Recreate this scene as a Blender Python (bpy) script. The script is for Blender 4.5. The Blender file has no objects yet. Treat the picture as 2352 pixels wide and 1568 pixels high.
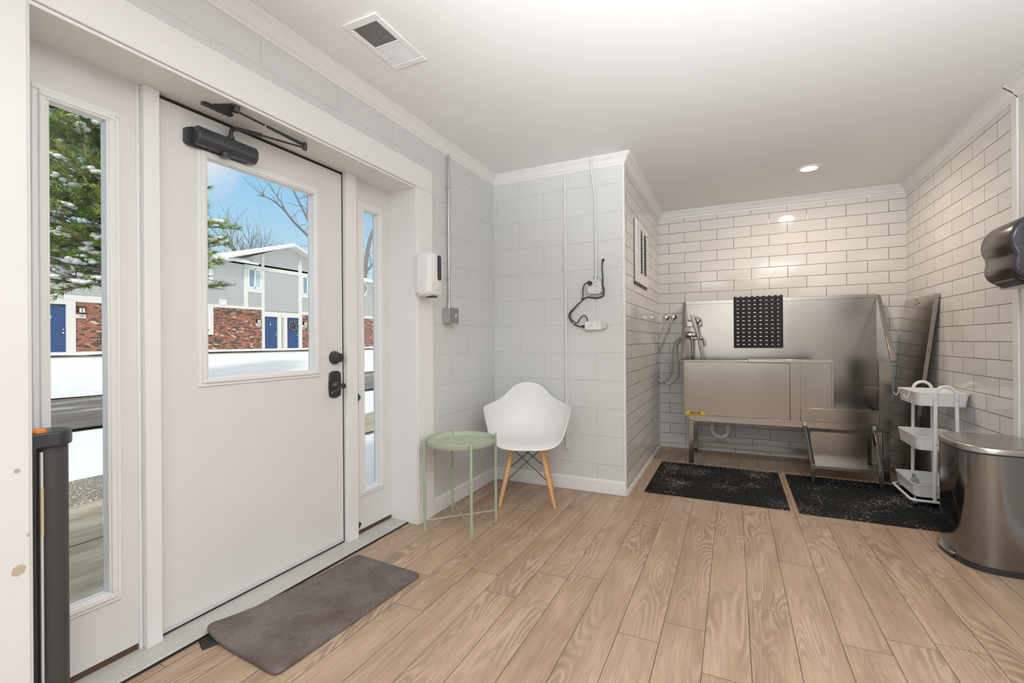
import bpy, bmesh, math, random
from mathutils import Vector, Matrix
from math import sin, cos, pi, radians, sqrt
C = bpy.context.scene.collection
random.seed(7)

# ------------------------------------------------------------------ mesh builder
class MB:
    def __init__(s): s.v = []; s.f = []; s.mi = []; s.m = 0
    def add(s, vs, fs):
        b = len(s.v); s.v += [tuple(p) for p in vs]
        for f in fs: s.f.append(tuple(b + i for i in f)); s.mi.append(s.m)
        return s
    def box(s, x0, x1, y0, y1, z0, z1):
        if x0 > x1: x0, x1 = x1, x0
        if y0 > y1: y0, y1 = y1, y0
        if z0 > z1: z0, z1 = z1, z0
        v = [(x0,y0,z0),(x1,y0,z0),(x1,y1,z0),(x0,y1,z0),(x0,y0,z1),(x1,y0,z1),(x1,y1,z1),(x0,y1,z1)]
        return s.add(v, [(0,3,2,1),(4,5,6,7),(0,1,5,4),(1,2,6,5),(2,3,7,6),(3,0,4,7)])
    def hexa(s, b, t):           # bottom quad (ccw from above), top quad
        return s.add(list(b) + list(t), [(3,2,1,0),(4,5,6,7),(0,1,5,4),(1,2,6,5),(2,3,7,6),(3,0,4,7)])
    def bar(s, p, q, w, h, up=(0,0,1)):
        p, q = Vector(p), Vector(q); d = (q-p).normalized(); u = Vector(up)
        a = d.cross(u)
        if a.length < 1e-4: a = d.cross(Vector((0,1,0)))
        a.normalize(); u = a.cross(d).normalized()
        a *= w/2; u *= h/2
        return s.hexa([p-a-u, p+a-u, q+a-u, q-a-u], [p-a+u, p+a+u, q+a+u, q-a+u])
    def tube(s, pts, r, n=10, closed=False, cap=True):
        P = [Vector(p) for p in pts]; k = len(P); R = r if isinstance(r, (list, tuple)) else [r]*k
        T = []
        for i in range(k):
            if closed: t = P[(i+1) % k]-P[i-1]
            else: t = P[min(i+1, k-1)]-P[max(i-1, 0)]
            T.append(t.normalized() if t.length > 1e-9 else Vector((0,0,1)))
        a = T[0].cross(Vector((0,0,1)))
        if a.length < 1e-3: a = T[0].cross(Vector((1,0,0)))
        a.normalize(); vs = []
        for i in range(k):
            a = (a - T[i]*a.dot(T[i]))
            if a.length < 1e-6: a = T[i].orthogonal()
            a.normalize(); b = T[i].cross(a)
            for j in range(n):
                t = 2*pi*j/n; vs.append(P[i]+(a*cos(t)+b*sin(t))*R[i])
        fs = []
        for i in range(k if closed else k-1):
            i2 = (i+1) % k
            for j in range(n):
                j2 = (j+1) % n; fs.append((i*n+j, i*n+j2, i2*n+j2, i2*n+j))
        if cap and not closed:
            fs.append(tuple(range(n))[::-1]); fs.append(tuple((k-1)*n+j for j in range(n)))
        return s.add(vs, fs)
    def lathe(s, prof, c=(0,0,0), axis='Z', n=32, cap=True):
        vs = []; c = Vector(c)
        for r, z in prof:
            for j in range(n):
                t = 2*pi*j/n; x, y = r*cos(t), r*sin(t)
                p = {'Z': (x,y,z), 'X': (z,x,y), 'Y': (y,z,x)}[axis]
                vs.append(c+Vector(p))
        fs = []
        for i in range(len(prof)-1):
            for j in range(n):
                j2 = (j+1) % n; fs.append((i*n+j, i*n+j2, (i+1)*n+j2, (i+1)*n+j))
        if cap and prof[0][0] > 1e-6: fs.append(tuple(range(n))[::-1])
        if cap and prof[-1][0] > 1e-6: fs.append(tuple((len(prof)-1)*n+j for j in range(n)))
        return s.add(vs, fs)
    def prism(s, poly, axis, a, b):      # extrude a 2d polygon along an axis (X: poly=(y,z), Y: (x,z), Z: (x,y))
        f = {'X': lambda p, t: (t, p[0], p[1]), 'Y': lambda p, t: (p[0], t, p[1]), 'Z': lambda p, t: (p[0], p[1], t)}[axis]
        n = len(poly); vs = [f(p, a) for p in poly]+[f(p, b) for p in poly]
        fs = [tuple(range(n))[::-1], tuple(range(n, 2*n))]+[(i, (i+1) % n, n+(i+1) % n, n+i) for i in range(n)]
        return s.add(vs, fs)
    def rings(s, rs, cap=True, closed=False):   # list of equal-length closed rings
        n = len(rs[0]); vs = [p for r in rs for p in r]; fs = []
        k = len(rs)
        for i in range(k if closed else k-1):
            i2 = (i+1) % k
            for j in range(n): fs.append((i*n+j, i*n+(j+1) % n, i2*n+(j+1) % n, i2*n+j))
        if cap and not closed: fs += [tuple(range(n))[::-1], tuple((k-1)*n+j for j in range(n))]
        return s.add(vs, fs)
    def grid(s, rows):
        n = len(rows[0]); vs = [p for r in rows for p in r]
        return s.add(vs, [(i*n+j, i*n+j+1, (i+1)*n+j+1, (i+1)*n+j) for i in range(len(rows)-1) for j in range(n-1)])
    def ball(s, c, r, n=10, sq=(1,1,1)):
        prof = [(max(r*sin(pi*i/6), 1e-7), -r*cos(pi*i/6)) for i in range(7)]
        b = len(s.v); s.lathe(prof, (0,0,0), 'Z', n)
        for i in range(b, len(s.v)):
            p = s.v[i]; s.v[i] = (c[0]+p[0]*sq[0], c[1]+p[1]*sq[1], c[2]+p[2]*sq[2])
        return s
    def frame(s, axis, a0, a1, y0, y1, z0, z1, gy0, gy1, gz0, gz1):   # slab with a rectangular hole
        for (p, q, u, w) in ((y0, y1, z0, gz0), (y0, y1, gz1, z1), (y0, gy0, gz0, gz1), (gy1, y1, gz0, gz1)):
            if q-p > 1e-6 and w-u > 1e-6:
                if axis == 'X': s.box(a0, a1, p, q, u, w)
                elif axis == 'Y': s.box(p, q, a0, a1, u, w)
                else: s.box(p, q, u, w, a0, a1)
        return s

ORG = {}
def finish(name, mb, mats, org=(0,0,0), angle=38, bevel=0, seg=2, merge=False):
    me = bpy.data.meshes.new(name)
    o = Vector(org)
    me.from_pydata([tuple(Vector(p)-o) for p in mb.v], [], mb.f)
    if not isinstance(mats, (list, tuple)): mats = [mats]
    for m in mats: me.materials.append(m)
    if len(mats) > 1: me.polygons.foreach_set('material_index', mb.mi)
    bm = bmesh.new(); bm.from_mesh(me)
    if merge: bmesh.ops.remove_doubles(bm, verts=bm.verts, dist=1e-5)
    bmesh.ops.recalc_face_normals(bm, faces=bm.faces)
    ca = cos(radians(angle))
    for f in bm.faces: f.smooth = True
    for e in bm.edges:
        if len(e.link_faces) == 2: e.smooth = e.link_faces[0].normal.dot(e.link_faces[1].normal) > ca
        else: e.smooth = True
    bm.to_mesh(me); bm.free()
    ob = bpy.data.objects.new(name, me); C.objects.link(ob)
    if bevel:
        b = ob.modifiers.new('b', 'BEVEL'); b.width = bevel; b.segments = seg; b.limit_method = 'ANGLE'; b.angle_limit = radians(40)
        b.harden_normals = False
    return ob
def tag(o, label, cat, group=None):
    o['label'] = label; o['category'] = cat
    if group: o['group'] = group
    return o
def thing(name, label, cat, loc=(0,0,0), group=None):
    o = bpy.data.objects.new(name, None); o.empty_display_size = .05; C.objects.link(o)
    o.location = loc; ORG[o.name] = Vector(loc)
    return tag(o, label, cat, group)
def part(name, mb, mat, parent, label=None, **k):
    org = ORG[parent.name]
    o = finish(name, mb, mat, org, **k); o.parent = parent; ORG[o.name] = org
    if label: o['label'] = label
    return o
def solo(name, mb, mat, label, cat, group=None, loc=(0,0,0), **k):
    o = finish(name, mb, mat, loc, **k); o.location = loc; ORG[o.name] = Vector(loc)
    return tag(o, label, cat, group)
def st(name, mb, mat, **k):
    o = finish(name, mb, mat, (0,0,0), **k); o['kind'] = 'structure'; ORG[o.name] = Vector((0,0,0))
    return o
def stc(name, mb, mat, parent, **k):
    return part(name, mb, mat, parent, **k)
def text_mb(txt, size, to3d, bold=0.0, spacing=1.0, depth=.0):
    cu = bpy.data.curves.new('t', 'FONT'); cu.body = txt; cu.size = size; cu.align_x = 'CENTER'; cu.align_y = 'CENTER'
    cu.offset = bold; cu.space_character = spacing; cu.extrude = depth; cu.resolution_u = 2
    ob = bpy.data.objects.new('t', cu); C.objects.link(ob)
    dg = bpy.context.evaluated_depsgraph_get(); dg.update()
    me = ob.evaluated_get(dg).to_mesh()
    mb = MB(); mb.add([to3d(*v.co) for v in me.vertices], [tuple(p.vertices) for p in me.polygons])
    ob.evaluated_get(dg).to_mesh_clear(); bpy.data.objects.remove(ob); bpy.data.curves.remove(cu)
    return mb
def rrect(x0, x1, y0, y1, r, n=5):
    out = []
    for cx, cy, a in ((x1-r, y1-r, 0), (x0+r, y1-r, 90), (x0+r, y0+r, 180), (x1-r, y0+r, 270)):
        for i in range(n+1):
            t = radians(a+90*i/n); out.append((cx+r*cos(t), cy+r*sin(t)))
    return out
def smooth_path(pts, n=8):
    P = [Vector(p) for p in pts]; out = []
    for i in range(len(P)-1):
        p0 = P[max(i-1, 0)]; p1 = P[i]; p2 = P[i+1]; p3 = P[min(i+2, len(P)-1)]
        for k in range(n):
            t = k/n
            out.append(.5*((2*p1)+(p2-p0)*t+(2*p0-5*p1+4*p2-p3)*t*t+(3*p1-p0-3*p2+p3)*t**3))
    out.append(P[-1]); return out
def sweep(path, prof, zs=None):
    """path: 2d corner points walked with the room on the left; prof: (d into the room, z)"""
    rows = []; P = [Vector(p) for p in path]
    for i, p in enumerate(P):
        d0 = (P[i]-P[i-1]).normalized() if i else None
        d1 = (P[i+1]-P[i]).normalized() if i < len(P)-1 else None
        if d0 is None: d0 = d1
        if d1 is None: d1 = d0
        n0 = Vector((-d0.y, d0.x)); n1 = Vector((-d1.y, d1.x)); m = (n0+n1); m /= (1+n0.dot(n1))
        rows.append([(p.x+m.x*d, p.y+m.y*d, z) for d, z in prof])
    mb = MB(); mb.rings(rows, cap=True); return mb

# ------------------------------------------------------------------ materials
class NT:
    def __init__(s, m): s.t = m.node_tree; s.n = s.t.nodes; s.l = s.t.links
    def new(s, t, **k):
        n = s.n.new(t)
        for a, b in k.items(): setattr(n, a, b)
        return n
    def set(s, sock, v):
        if isinstance(v, bpy.types.NodeSocket): s.l.new(v, sock)
        elif v is not None:
            if hasattr(sock.default_value, '__len__') and not hasattr(v, '__len__'): v = (v,)*len(sock.default_value)
            if hasattr(v, '__len__') and len(v) == 3 and len(sock.default_value) == 4: v = (*v, 1)
            sock.default_value = v
    def math(s, op, a, b=None, c=None, clamp=False):
        n = s.new('ShaderNodeMath', operation=op); n.use_clamp = clamp
        for i, v in enumerate((a, b, c)): s.set(n.inputs[i], v) if v is not None else None
        return n.outputs[0]
    def mix(s, f, a, b, mode='MIX'):
        n = s.new('ShaderNodeMix', data_type='RGBA', blend_type=mode)
        s.set(n.inputs[0], f); s.set(n.inputs[6], a); s.set(n.inputs[7], b); return n.outputs[2]
    def ramp(s, f, stops, interp='LINEAR'):
        n = s.new('ShaderNodeValToRGB'); s.set(n.inputs[0], f); cr = n.color_ramp; cr.interpolation = interp
        while len(cr.elements) < len(stops): cr.elements.new(.5)
        for e, (p, c) in zip(cr.elements, stops): e.position = p; e.color = (*c, 1) if len(c) == 3 else c
        return n.outputs[0]
    def noise(s, vec, scale, detail=3, rough=.5, dist=0, w=None):
        n = s.new('ShaderNodeTexNoise')
        if w is not None: n.noise_dimensions = '4D'; s.set(n.inputs['W'], w)
        s.set(n.inputs['Vector'], vec); s.set(n.inputs['Scale'], scale); s.set(n.inputs['Detail'], detail)
        s.set(n.inputs['Roughness'], rough); s.set(n.inputs['Distortion'], dist); return n.outputs['Fac']
    def pos(s): return s.new('ShaderNodeNewGeometry').outputs['Position']
    def obj(s): return s.new('ShaderNodeTexCoord').outputs['Object']
    def sep(s, v): n = s.new('ShaderNodeSeparateXYZ'); s.set(n.inputs[0], v); return n.outputs
    def comb(s, x, y, z=0.0):
        n = s.new('ShaderNodeCombineXYZ')
        for i, v in enumerate((x, y, z)): s.set(n.inputs[i], v)
        return n.outputs[0]
    def bump(s, h, strength, dist): 
        n = s.new('ShaderNodeBump'); s.set(n.inputs['Height'], h); n.inputs['Strength'].default_value = strength
        n.inputs['Distance'].default_value = dist; return n.outputs[0]
    def rnd(s, x, y):
        n = s.new('ShaderNodeTexWhiteNoise', noise_dimensions='2D'); s.set(n.inputs[0], s.comb(x, y)); return n.outputs[0]
def M(name, col=(.8,.8,.8), rough=.5, metal=0.0, build=None, spec=None, **k):
    m = bpy.data.materials.new(name); m.use_nodes = True; t = NT(m)
    b = t.n['Principled BSDF']
    b.inputs['Base Color'].default_value = (*col, 1); b.inputs['Roughness'].default_value = rough; b.inputs['Metallic'].default_value = metal
    if spec is not None: b.inputs['Specular IOR Level'].default_value = spec
    for a, v in k.items():
        i = b.inputs[a.replace('_', ' ')]; t.set(i, v)
    if build: build(t, b)
    return m
def cells(t, u, v, w, h, shift, mu, mv, rndrow=False):
    """brick pattern: joint mask, random per brick, row random"""
    vr = t.math('DIVIDE', v, h); row = t.math('FLOOR', vr)
    if rndrow: sh = t.rnd(row, 3.7)
    else: sh = t.math('MULTIPLY', t.math('FLOORED_MODULO', row, 2.0), shift)
    uu = t.math('ADD', t.math('DIVIDE', u, w), sh); col = t.math('FLOOR', uu)
    fu = t.math('MULTIPLY', t.math('FRACT', uu), w); fv = t.math('MULTIPLY', t.math('FRACT', vr), h)
    du = t.math('MINIMUM', fu, t.math('SUBTRACT', w, fu)); dv = t.math('MINIMUM', fv, t.math('SUBTRACT', h, fv))
    a = t.math('LESS_THAN', du, mu); b = t.math('LESS_THAN', dv, mv)
    return t.math('MAXIMUM', a, b), t.rnd(col, row), du, dv, row, col

def tile_mat(name, axis, u0, z0):
    def f(t, b):
        x, y, z = t.sep(t.pos())[:3]
        u = t.math('ADD', x if axis == 'x' else y, 30*.3086-u0); v = t.math('SUBTRACT', z0+.1048*2, z)
        j, r, du, dv, row, col = cells(t, u, v, .3086, .1048, .5, .0020, .0021)
        c = t.ramp(r, [(0, (.74,.73,.715)), (1, (.79,.78,.765))])
        t.set(b.inputs['Base Color'], t.mix(j, c, (.135,.125,.11)))
        t.set(b.inputs['Roughness'], t.math('MULTIPLY_ADD', j, .6, .09))
        d = t.math('MINIMUM', du, dv)
        h = t.math('MINIMUM', t.math('DIVIDE', d, .004), 1.0)
        wob = t.noise(t.pos(), 5.0, 1)
        hh = t.math('ADD', h, t.math('MULTIPLY', wob, .9))
        t.set(b.inputs['Normal'], t.bump(hh, .35, .0012))
    return M(name, build=f)
def cmu_mat(name, axis, u0):
    def f(t, b):
        x, y, z = t.sep(t.pos())[:3]
        u = t.math('ADD', x if axis == 'x' else y, 41.2-u0); v = t.math('ADD', z, 2*.206-.004)
        j, r, du, dv, row, col = cells(t, u, v, .412, .206, .5, .004, .004)
        d = t.math('MINIMUM', du, dv)
        n1 = t.noise(t.pos(), 60, 4, .6); n2 = t.noise(t.pos(), 2.2, 3)
        jn = t.noise(t.pos(), 9, 2)
        h = t.math('MINIMUM', t.math('DIVIDE', d, t.math('MULTIPLY_ADD', jn, .009, .001)), 1.0)
        c = t.mix(n2, (.66,.68,.675), (.71,.72,.715))
        jm = t.math('MULTIPLY', t.math('SUBTRACT', 1.0, h), t.math('MULTIPLY', jn, .52))
        t.set(b.inputs['Base Color'], t.mix(jm, c, (.40,.40,.385)))
        hh = t.math('ADD', t.math('MULTIPLY', h, 1.0), t.math('MULTIPLY', n1, .45))
        t.set(b.inputs['Normal'], t.bump(hh, .4, .003))
    return M(name, rough=.6, build=f)
def paint_mat(name, col, rough=.45, bump=.12, sc=90, chips=()):
    def f(t, b):
        n = t.noise(t.pos(), sc, 3); n2 = t.noise(t.pos(), 3.0, 2)
        c = t.mix(n2, tuple(x*.965 for x in col), tuple(min(x*1.02, 1) for x in col))
        for (px, py, pz, r, cc) in chips:
            vm = t.new('ShaderNodeVectorMath', operation='DISTANCE'); t.set(vm.inputs[0], t.pos()); vm.inputs[1].default_value = (px, py, pz)
            d = t.math('ADD', vm.outputs['Value'], t.math('MULTIPLY', t.math('SUBTRACT', t.noise(t.pos(), 30, 2), .5), r*.9))
            c = t.mix(t.math('LESS_THAN', d, r), c, cc)
        t.set(b.inputs['Base Color'], c); t.set(b.inputs['Normal'], t.bump(n, bump, .001))
    return M(name, rough=rough, build=f)
def wood_floor(name, x0, pw, pl, tones, gloss):
    def f(t, b):
        x, y, z = t.sep(t.pos())[:3]
        u = t.math('ADD', y, 20.0); v = t.math('ADD', x, 10*pw-x0)
        j, r, du, dv, row, col = cells(t, u, v, pl, pw, 0, .0012, .0013, True)
        w = t.math('MULTIPLY', r, 37.0)
        vec = t.comb(x, t.math('MULTIPLY', y, .16), 0.0)
        big = t.noise(vec, 7.5, 1, .4, .4, w)                     # cathedral contours
        wob = t.noise(t.comb(x, t.math('MULTIPLY', y, .5), 0.0), 55.0, 2)
        big = t.math('ADD', big, t.math('MULTIPLY', t.math('SUBTRACT', wob, .5), .018))
        rings = t.math('SINE', t.math('MULTIPLY', big, 150.0))
        ringm = t.math('POWER', t.math('MULTIPLY_ADD', rings, .5, .5), 3.0)
        area = t.noise(t.comb(x, t.math('MULTIPLY', y, .35), 0.0), 5.5, 2, .5, 0, t.math('ADD', w, 9.0))
        aream = t.math('MULTIPLY', t.math('SUBTRACT', area, .46), 6.0, clamp=True)
        fine = t.noise(t.comb(x, t.math('MULTIPLY', y, .03), 0.0), 150.0, 3, .65, 0, w)
        broad = t.noise(t.comb(x, t.math('MULTIPLY', y, .2), 0.0), 11.0, 4, .6, .3, t.math('ADD', w, 4.0))
        c = t.ramp(broad, [(.30, tones[0]), (.5, tones[1]), (.70, tones[2])])
        c = t.mix(t.math('MULTIPLY', t.math('SUBTRACT', fine, .42), 1.6, clamp=True), c, tones[3])
        c = t.mix(t.math('MULTIPLY', t.math('MULTIPLY', ringm, aream), .46), c, tones[3])
        lt = t.math('POWER', t.math('MULTIPLY_ADD', rings, -.5, .5), 4.0)
        c = t.mix(t.math('MULTIPLY', t.math('MULTIPLY', lt, aream), .36), c, tones[4])
        c = t.mix(t.math('MULTIPLY', r, .25), c, tones[2])
        c = t.mix(t.math('MULTIPLY', j, .92), c, (.045,.03,.022))
        t.set(b.inputs['Base Color'], c)
        t.set(b.inputs['Roughness'], t.math('MULTIPLY_ADD', fine, .15, gloss))
        hh = t.math('ADD', t.math('MULTIPLY', t.math('MINIMUM', t.math('DIVIDE', t.math('MINIMUM', du, dv), .003), 1.0), 1.0), t.math('MULTIPLY', fine, .25))
        t.set(b.inputs['Normal'], t.bump(hh, .3, .0015))
    return M(name, build=f)
def brushed(name, col, rough, axis='z', amt=.03):
    def f(t, b):
        x, y, z = t.sep(t.pos())[:3]
        s = 260.0
        vec = {'z': t.comb(t.math('MULTIPLY', x, s), t.math('MULTIPLY', y, s), t.math('MULTIPLY', z, 3.0)),
               'x': t.comb(t.math('MULTIPLY', x, 3.0), t.math('MULTIPLY', y, s), t.math('MULTIPLY', z, s))}[axis]
        n = t.noise(vec, 1.0, 2); sm = t.noise(t.pos(), 2.6, 3)
        t.set(b.inputs['Roughness'], t.math('MULTIPLY_ADD', sm, .14, t.math('MULTIPLY_ADD', n, amt, rough-.1)))
        t.set(b.inputs['Base Color'], t.mix(n, tuple(c*.97 for c in col), col))
    return M(name, metal=1.0, build=f)
def brick_wall(name):
    def f(t, b):
        x, y, z = t.sep(t.pos())[:3]
        j, r, du, dv, row, col = cells(t, t.math('ADD', y, 2.0), t.math('ADD', z, 3.0), .20, .0686, .5, .006, .006)
        n = t.noise(t.comb(0.0, y, t.math('MULTIPLY', z, 2.0)), 1.6, 2)
        rr = t.math('ADD', r, t.math('MULTIPLY', t.math('SUBTRACT', n, .5), .3))
        c = t.ramp(rr, [(0, (.035,.028,.025)), (.26, (.06,.04,.033)), (.30, (.22,.075,.05)), (.6, (.33,.11,.07)), (.93, (.40,.15,.09)), (.97, (.66,.50,.38))])
        t.set(b.inputs['Base Color'], t.mix(j, c, (.30,.25,.21)))
    return M(name, rough=.9, build=f)
def siding_mat(name):
    def f(t, b):
        x, y, z = t.sep(t.pos())[:3]
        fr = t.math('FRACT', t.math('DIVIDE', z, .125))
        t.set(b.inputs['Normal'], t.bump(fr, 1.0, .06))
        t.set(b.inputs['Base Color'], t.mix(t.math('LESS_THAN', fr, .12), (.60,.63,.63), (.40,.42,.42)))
    return M(name, rough=.7, build=f)
def speck(name, base, dark, light, rough, sc1=14, sc2=260, th=.72, bump=.3):
    def f(t, b):
        n = t.noise(t.pos(), sc1, 4, .6); s = t.noise(t.pos(), sc2, 1)
        c = t.mix(n, dark, base)
        c = t.mix(t.math('GREATER_THAN', s, th), c, light)
        t.set(b.inputs['Base Color'], c); t.set(b.inputs['Normal'], t.bump(t.noise(t.pos(), sc2*.7, 2), bump, .001))
    return M(name, rough=rough, build=f)

white_trim = paint_mat('white_trim', (.85,.85,.845), .32, .06, 60, chips=((-1.745,.555,.51,.014,(.55,.45,.34)), (-1.745,.553,.78,.006,(.45,.42,.38)), (-1.745,.5745,.60,.005,(.6,.5,.4))))
door_paint = paint_mat('door_paint', (.76,.755,.74), .38, .07, 50)
ceil_paint = paint_mat('ceiling_paint', (.86,.865,.865), .8, .05, 140)
plain_paint = paint_mat('wall_paint', (.74,.745,.74), .6, .1, 120)
cmu_left = cmu_mat('painted_block_left', 'y', 3.147); cmu_rear = cmu_mat('painted_block_rear', 'x', -.912)
tile_back = tile_mat('subway_tile_back', 'x', -.448+.1543, 2.349); tile_right = tile_mat('subway_tile_right', 'y', 3.895, 2.358); tile_left = tile_mat('subway_tile_left', 'y', 3.60, 2.349)
floor_mat = wood_floor('oak_plank', .05, .1526, 1.22, [(.30,.195,.125), (.415,.285,.192), (.53,.385,.275), (.17,.112,.075), (.68,.56,.45)], .36)
sill_mat = speck('weathered_sill', (.60,.585,.55), (.47,.45,.42), (.68,.66,.62), .5, 6, 120, .7)
steel = brushed('brushed_steel', (.365,.34,.31), .235, 'z'); steel_h = brushed('brushed_steel_flat', (.42,.395,.365), .235, 'x')
dark_steel = brushed('trash_can_steel', (.27,.268,.265), .15, 'z'); lid_steel = brushed('lid_steel', (.46,.44,.42), .26, 'x')
panel_steel = brushed('panel_steel', (.55,.49,.43), .17, 'z')
chrome = M('chrome', (.80,.79,.78), .07, 1.0); galv = M('galvanised', (.56,.56,.55), .38, 1.0)
black_metal = M('black_metal', (.045,.047,.052), .35, .3); black_plastic = M('black_plastic', (.025,.025,.028), .4)
rubber = speck('black_rubber', (.014,.013,.013), (.008,.008,.008), (.06,.06,.06), .6, 30, 420, .80)
def fur_rubber():
    def f(t, b):
        n = t.noise(t.pos(), 3.2, 2); s = t.noise(t.pos(), 75, 3, .7)
        m = t.math('GREATER_THAN', t.math('MULTIPLY', s, t.math('MULTIPLY_ADD', n, 1.0, .38)), .56)
        t.set(b.inputs['Base Color'], t.mix(m, (.010,.010,.010), (.19,.19,.185)))
        t.set(b.inputs['Normal'], t.bump(t.noise(t.pos(), 160, 2), .4, .002))
    return M('mat_rubber', rough=.7, spec=.22, build=f)
mat_rubber = fur_rubber()
white_plastic = M('white_plastic', (.84,.84,.835), .28); chair_white = M('chair_shell_white', (.86,.855,.845), .35)
white_metal = M('white_enamel', (.85,.855,.86), .3)
beech = M('beech_wood', build=lambda t, b: t.set(b.inputs['Base Color'], t.ramp(t.noise(t.comb(*[t.math('MULTIPLY', q, k) for q, k in zip(t.sep(t.obj())[:3], (60., 60., 6.))]), 1.0, 3), [(.3, (.60,.33,.14)), (.7, (.72,.44,.21))])), rough=.4)
sage = M('sage_green_enamel', (.43,.49,.365), .38); sage_leg = M('sage_green_leg', (.38,.44,.325), .36)
dark_pl = M('smoked_plastic', (.05,.045,.05), .16, .1); dark_window = M('dark_window', (.03,.032,.036), .2)
towel_steel = M('smoky_cover', (.085,.068,.062), .26, .45)
grey_plastic = M('grey_plastic', (.33,.35,.37), .3); grey_pl2 = M('light_grey_plastic', (.62,.62,.61), .4)
yellow = M('yellow_sticker', (.80,.52,.02), .45); ink = M('black_ink', (.02,.018,.015), .5); orange = M('orange_plastic', (.85,.25,.02), .4)
pvc = M('white_pvc', (.75,.74,.72), .3); hose_m = M('braided_hose', (.62,.60,.57), .3, .9)
brown_sweep = M('brown_sweep', (.085,.045,.028), .6); dark_gap = M('weatherstrip', (.018,.016,.014), .7)
mesh_grey = M('gate_mesh', build=lambda t, b: (t.set(b.inputs['Base Color'], t.mix(t.math('LESS_THAN', t.math('FRACT', t.math('MULTIPLY', t.sep(t.pos())[2], 260.)), .45), (.075,.07,.066), (.04,.038,.036)))), rough=.55)
def doormat_build(t, b):
    n = t.noise(t.pos(), 5, 4, .6); s = t.noise(t.pos(), 230, 1); s2 = t.noise(t.pos(), 170, 0)
    x, y, z = t.sep(t.pos())[:3]
    c = t.ramp(n, [(.3, (.075,.05,.042)), (.5, (.125,.098,.088)), (.7, (.175,.15,.14))])
    c = t.mix(t.math('GREATER_THAN', s, .735), c, (.38,.35,.33))
    c = t.mix(t.math('GREATER_THAN', s2, .76), c, (.03,.025,.022))
    ck = t.math('ABSOLUTE', t.math('ADD', t.math('SUBTRACT', y, 1.66), t.math('ADD', t.math('MULTIPLY', t.math('ADD', x, 1.42), .42), t.math('MULTIPLY', t.math('SUBTRACT', t.noise(t.pos(), 9, 3), .5), .05))))
    cm = t.math('MULTIPLY', t.math('LESS_THAN', ck, .0013), t.math('GREATER_THAN', x, -1.62))
    c = t.mix(cm, c, (.02,.016,.014))
    t.set(b.inputs['Base Color'], c); t.set(b.inputs['Normal'], t.bump(t.noise(t.pos(), 140, 3), .25, .001))
doormat_m = M('worn_rubber_mat', rough=.48, build=doormat_build)
# glass: a thin clear pane
def glass(name, tint=(.97,.985,.98)):
    m = bpy.data.materials.new(name); m.use_nodes = True; t = NT(m); t.n.remove(t.n['Principled BSDF'])
    out = t.n['Material Output']; tr = t.new('ShaderNodeBsdfTransparent'); tr.inputs[0].default_value = (*tint, 1)
    gl = t.new('ShaderNodeBsdfGlossy'); gl.inputs['Roughness'].default_value = .01
    fr = t.new('ShaderNodeFresnel'); fr.inputs[0].default_value = 1.3
    mx = t.new('ShaderNodeMixShader'); t.l.new(t.math('MULTIPLY', fr.outputs[0], .6), mx.inputs[0]); t.l.new(tr.outputs[0], mx.inputs[1]); t.l.new(gl.outputs[0], mx.inputs[2])
    t.l.new(mx.outputs[0], out.inputs[0]); return m
pane = glass('clear_glass')
lamp_glow = M('lamp_glow', (1,1,1), .5, Emission_Color=(1,.86,.68), Emission_Strength=14.0)
# outdoor
snow_m = M('snow', rough=.9, build=lambda t, b: (t.set(b.inputs['Base Color'], t.mix(t.noise(t.pos(), 1.3, 4), (.74,.76,.79), (.84,.85,.87))), t.set(b.inputs['Normal'], t.bump(t.noise(t.pos(), 3.0, 5, .65), .5, .06))))
def road_b(t, b):
    x, y, z = t.sep(t.pos())[:3]
    n = t.noise(t.comb(t.math('MULTIPLY', x, 4.0), t.math('MULTIPLY', y, .35), 0.0), 1.0, 4, .6)
    c = t.ramp(n, [(.34, (.10,.082,.064)), (.57, (.17,.145,.118)), (.63, (.44,.43,.41)), (.68, (.19,.165,.138))])
    t.set(b.inputs['Base Color'], c)
road_m = M('wet_asphalt', rough=.6, build=road_b)
def conc_b(t, b):
    x, y, z = t.sep(t.pos())[:3]
    n = t.noise(t.comb(t.math('MULTIPLY', x, 2.6), t.math('MULTIPLY', y, .8), 0.0), 1.5, 5, .65)
    c = t.ramp(n, [(.34, (.27,.215,.15)), (.5, (.42,.35,.26)), (.62, (.55,.49,.40))])
    c = t.mix(t.math('LESS_THAN', t.math('ABSOLUTE', t.math('ADD', x, 3.42)), .011), c, (.08,.065,.05))
    t.set(b.inputs['Base Color'], c)
conc_m = M('concrete', rough=.8, build=conc_b)
gravel_m = speck('wet_gravelly_concrete', (.30,.25,.19), (.16,.13,.10), (.75,.73,.70), .7, 5, 55, .62)
brick_m = brick_wall('red_brick'); siding = siding_mat('grey_siding')
ext_trim = M('exterior_trim', (.72,.72,.69), .6); blue_door = M('blue_door', (.028,.075,.21), .45)
ext_glass = M('house_glass', (.20,.32,.42), .12, 0, spec=.9); ext_blind = M('house_blind', (.45,.57,.64), .3); ext_win = M('window_vinyl', (.88,.89,.90), .4)
shingle = M('shingle', (.12,.11,.11), .9); bark = M('bark', (.13,.105,.085), .9); bark_g = M('grey_bark', (.20,.185,.17), .9)
needle_m = M('pine_needle', rough=.6, build=lambda t, b: t.set(b.inputs['Base Color'], t.ramp(t.noise(t.pos(), 2.3, 3, .6), [(.32, (.07,.17,.03)), (.5, (.22,.32,.055)), (.68, (.46,.46,.10))])))
lantern_glass = M('lantern_glass', (.75,.72,.62), .3)

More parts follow.
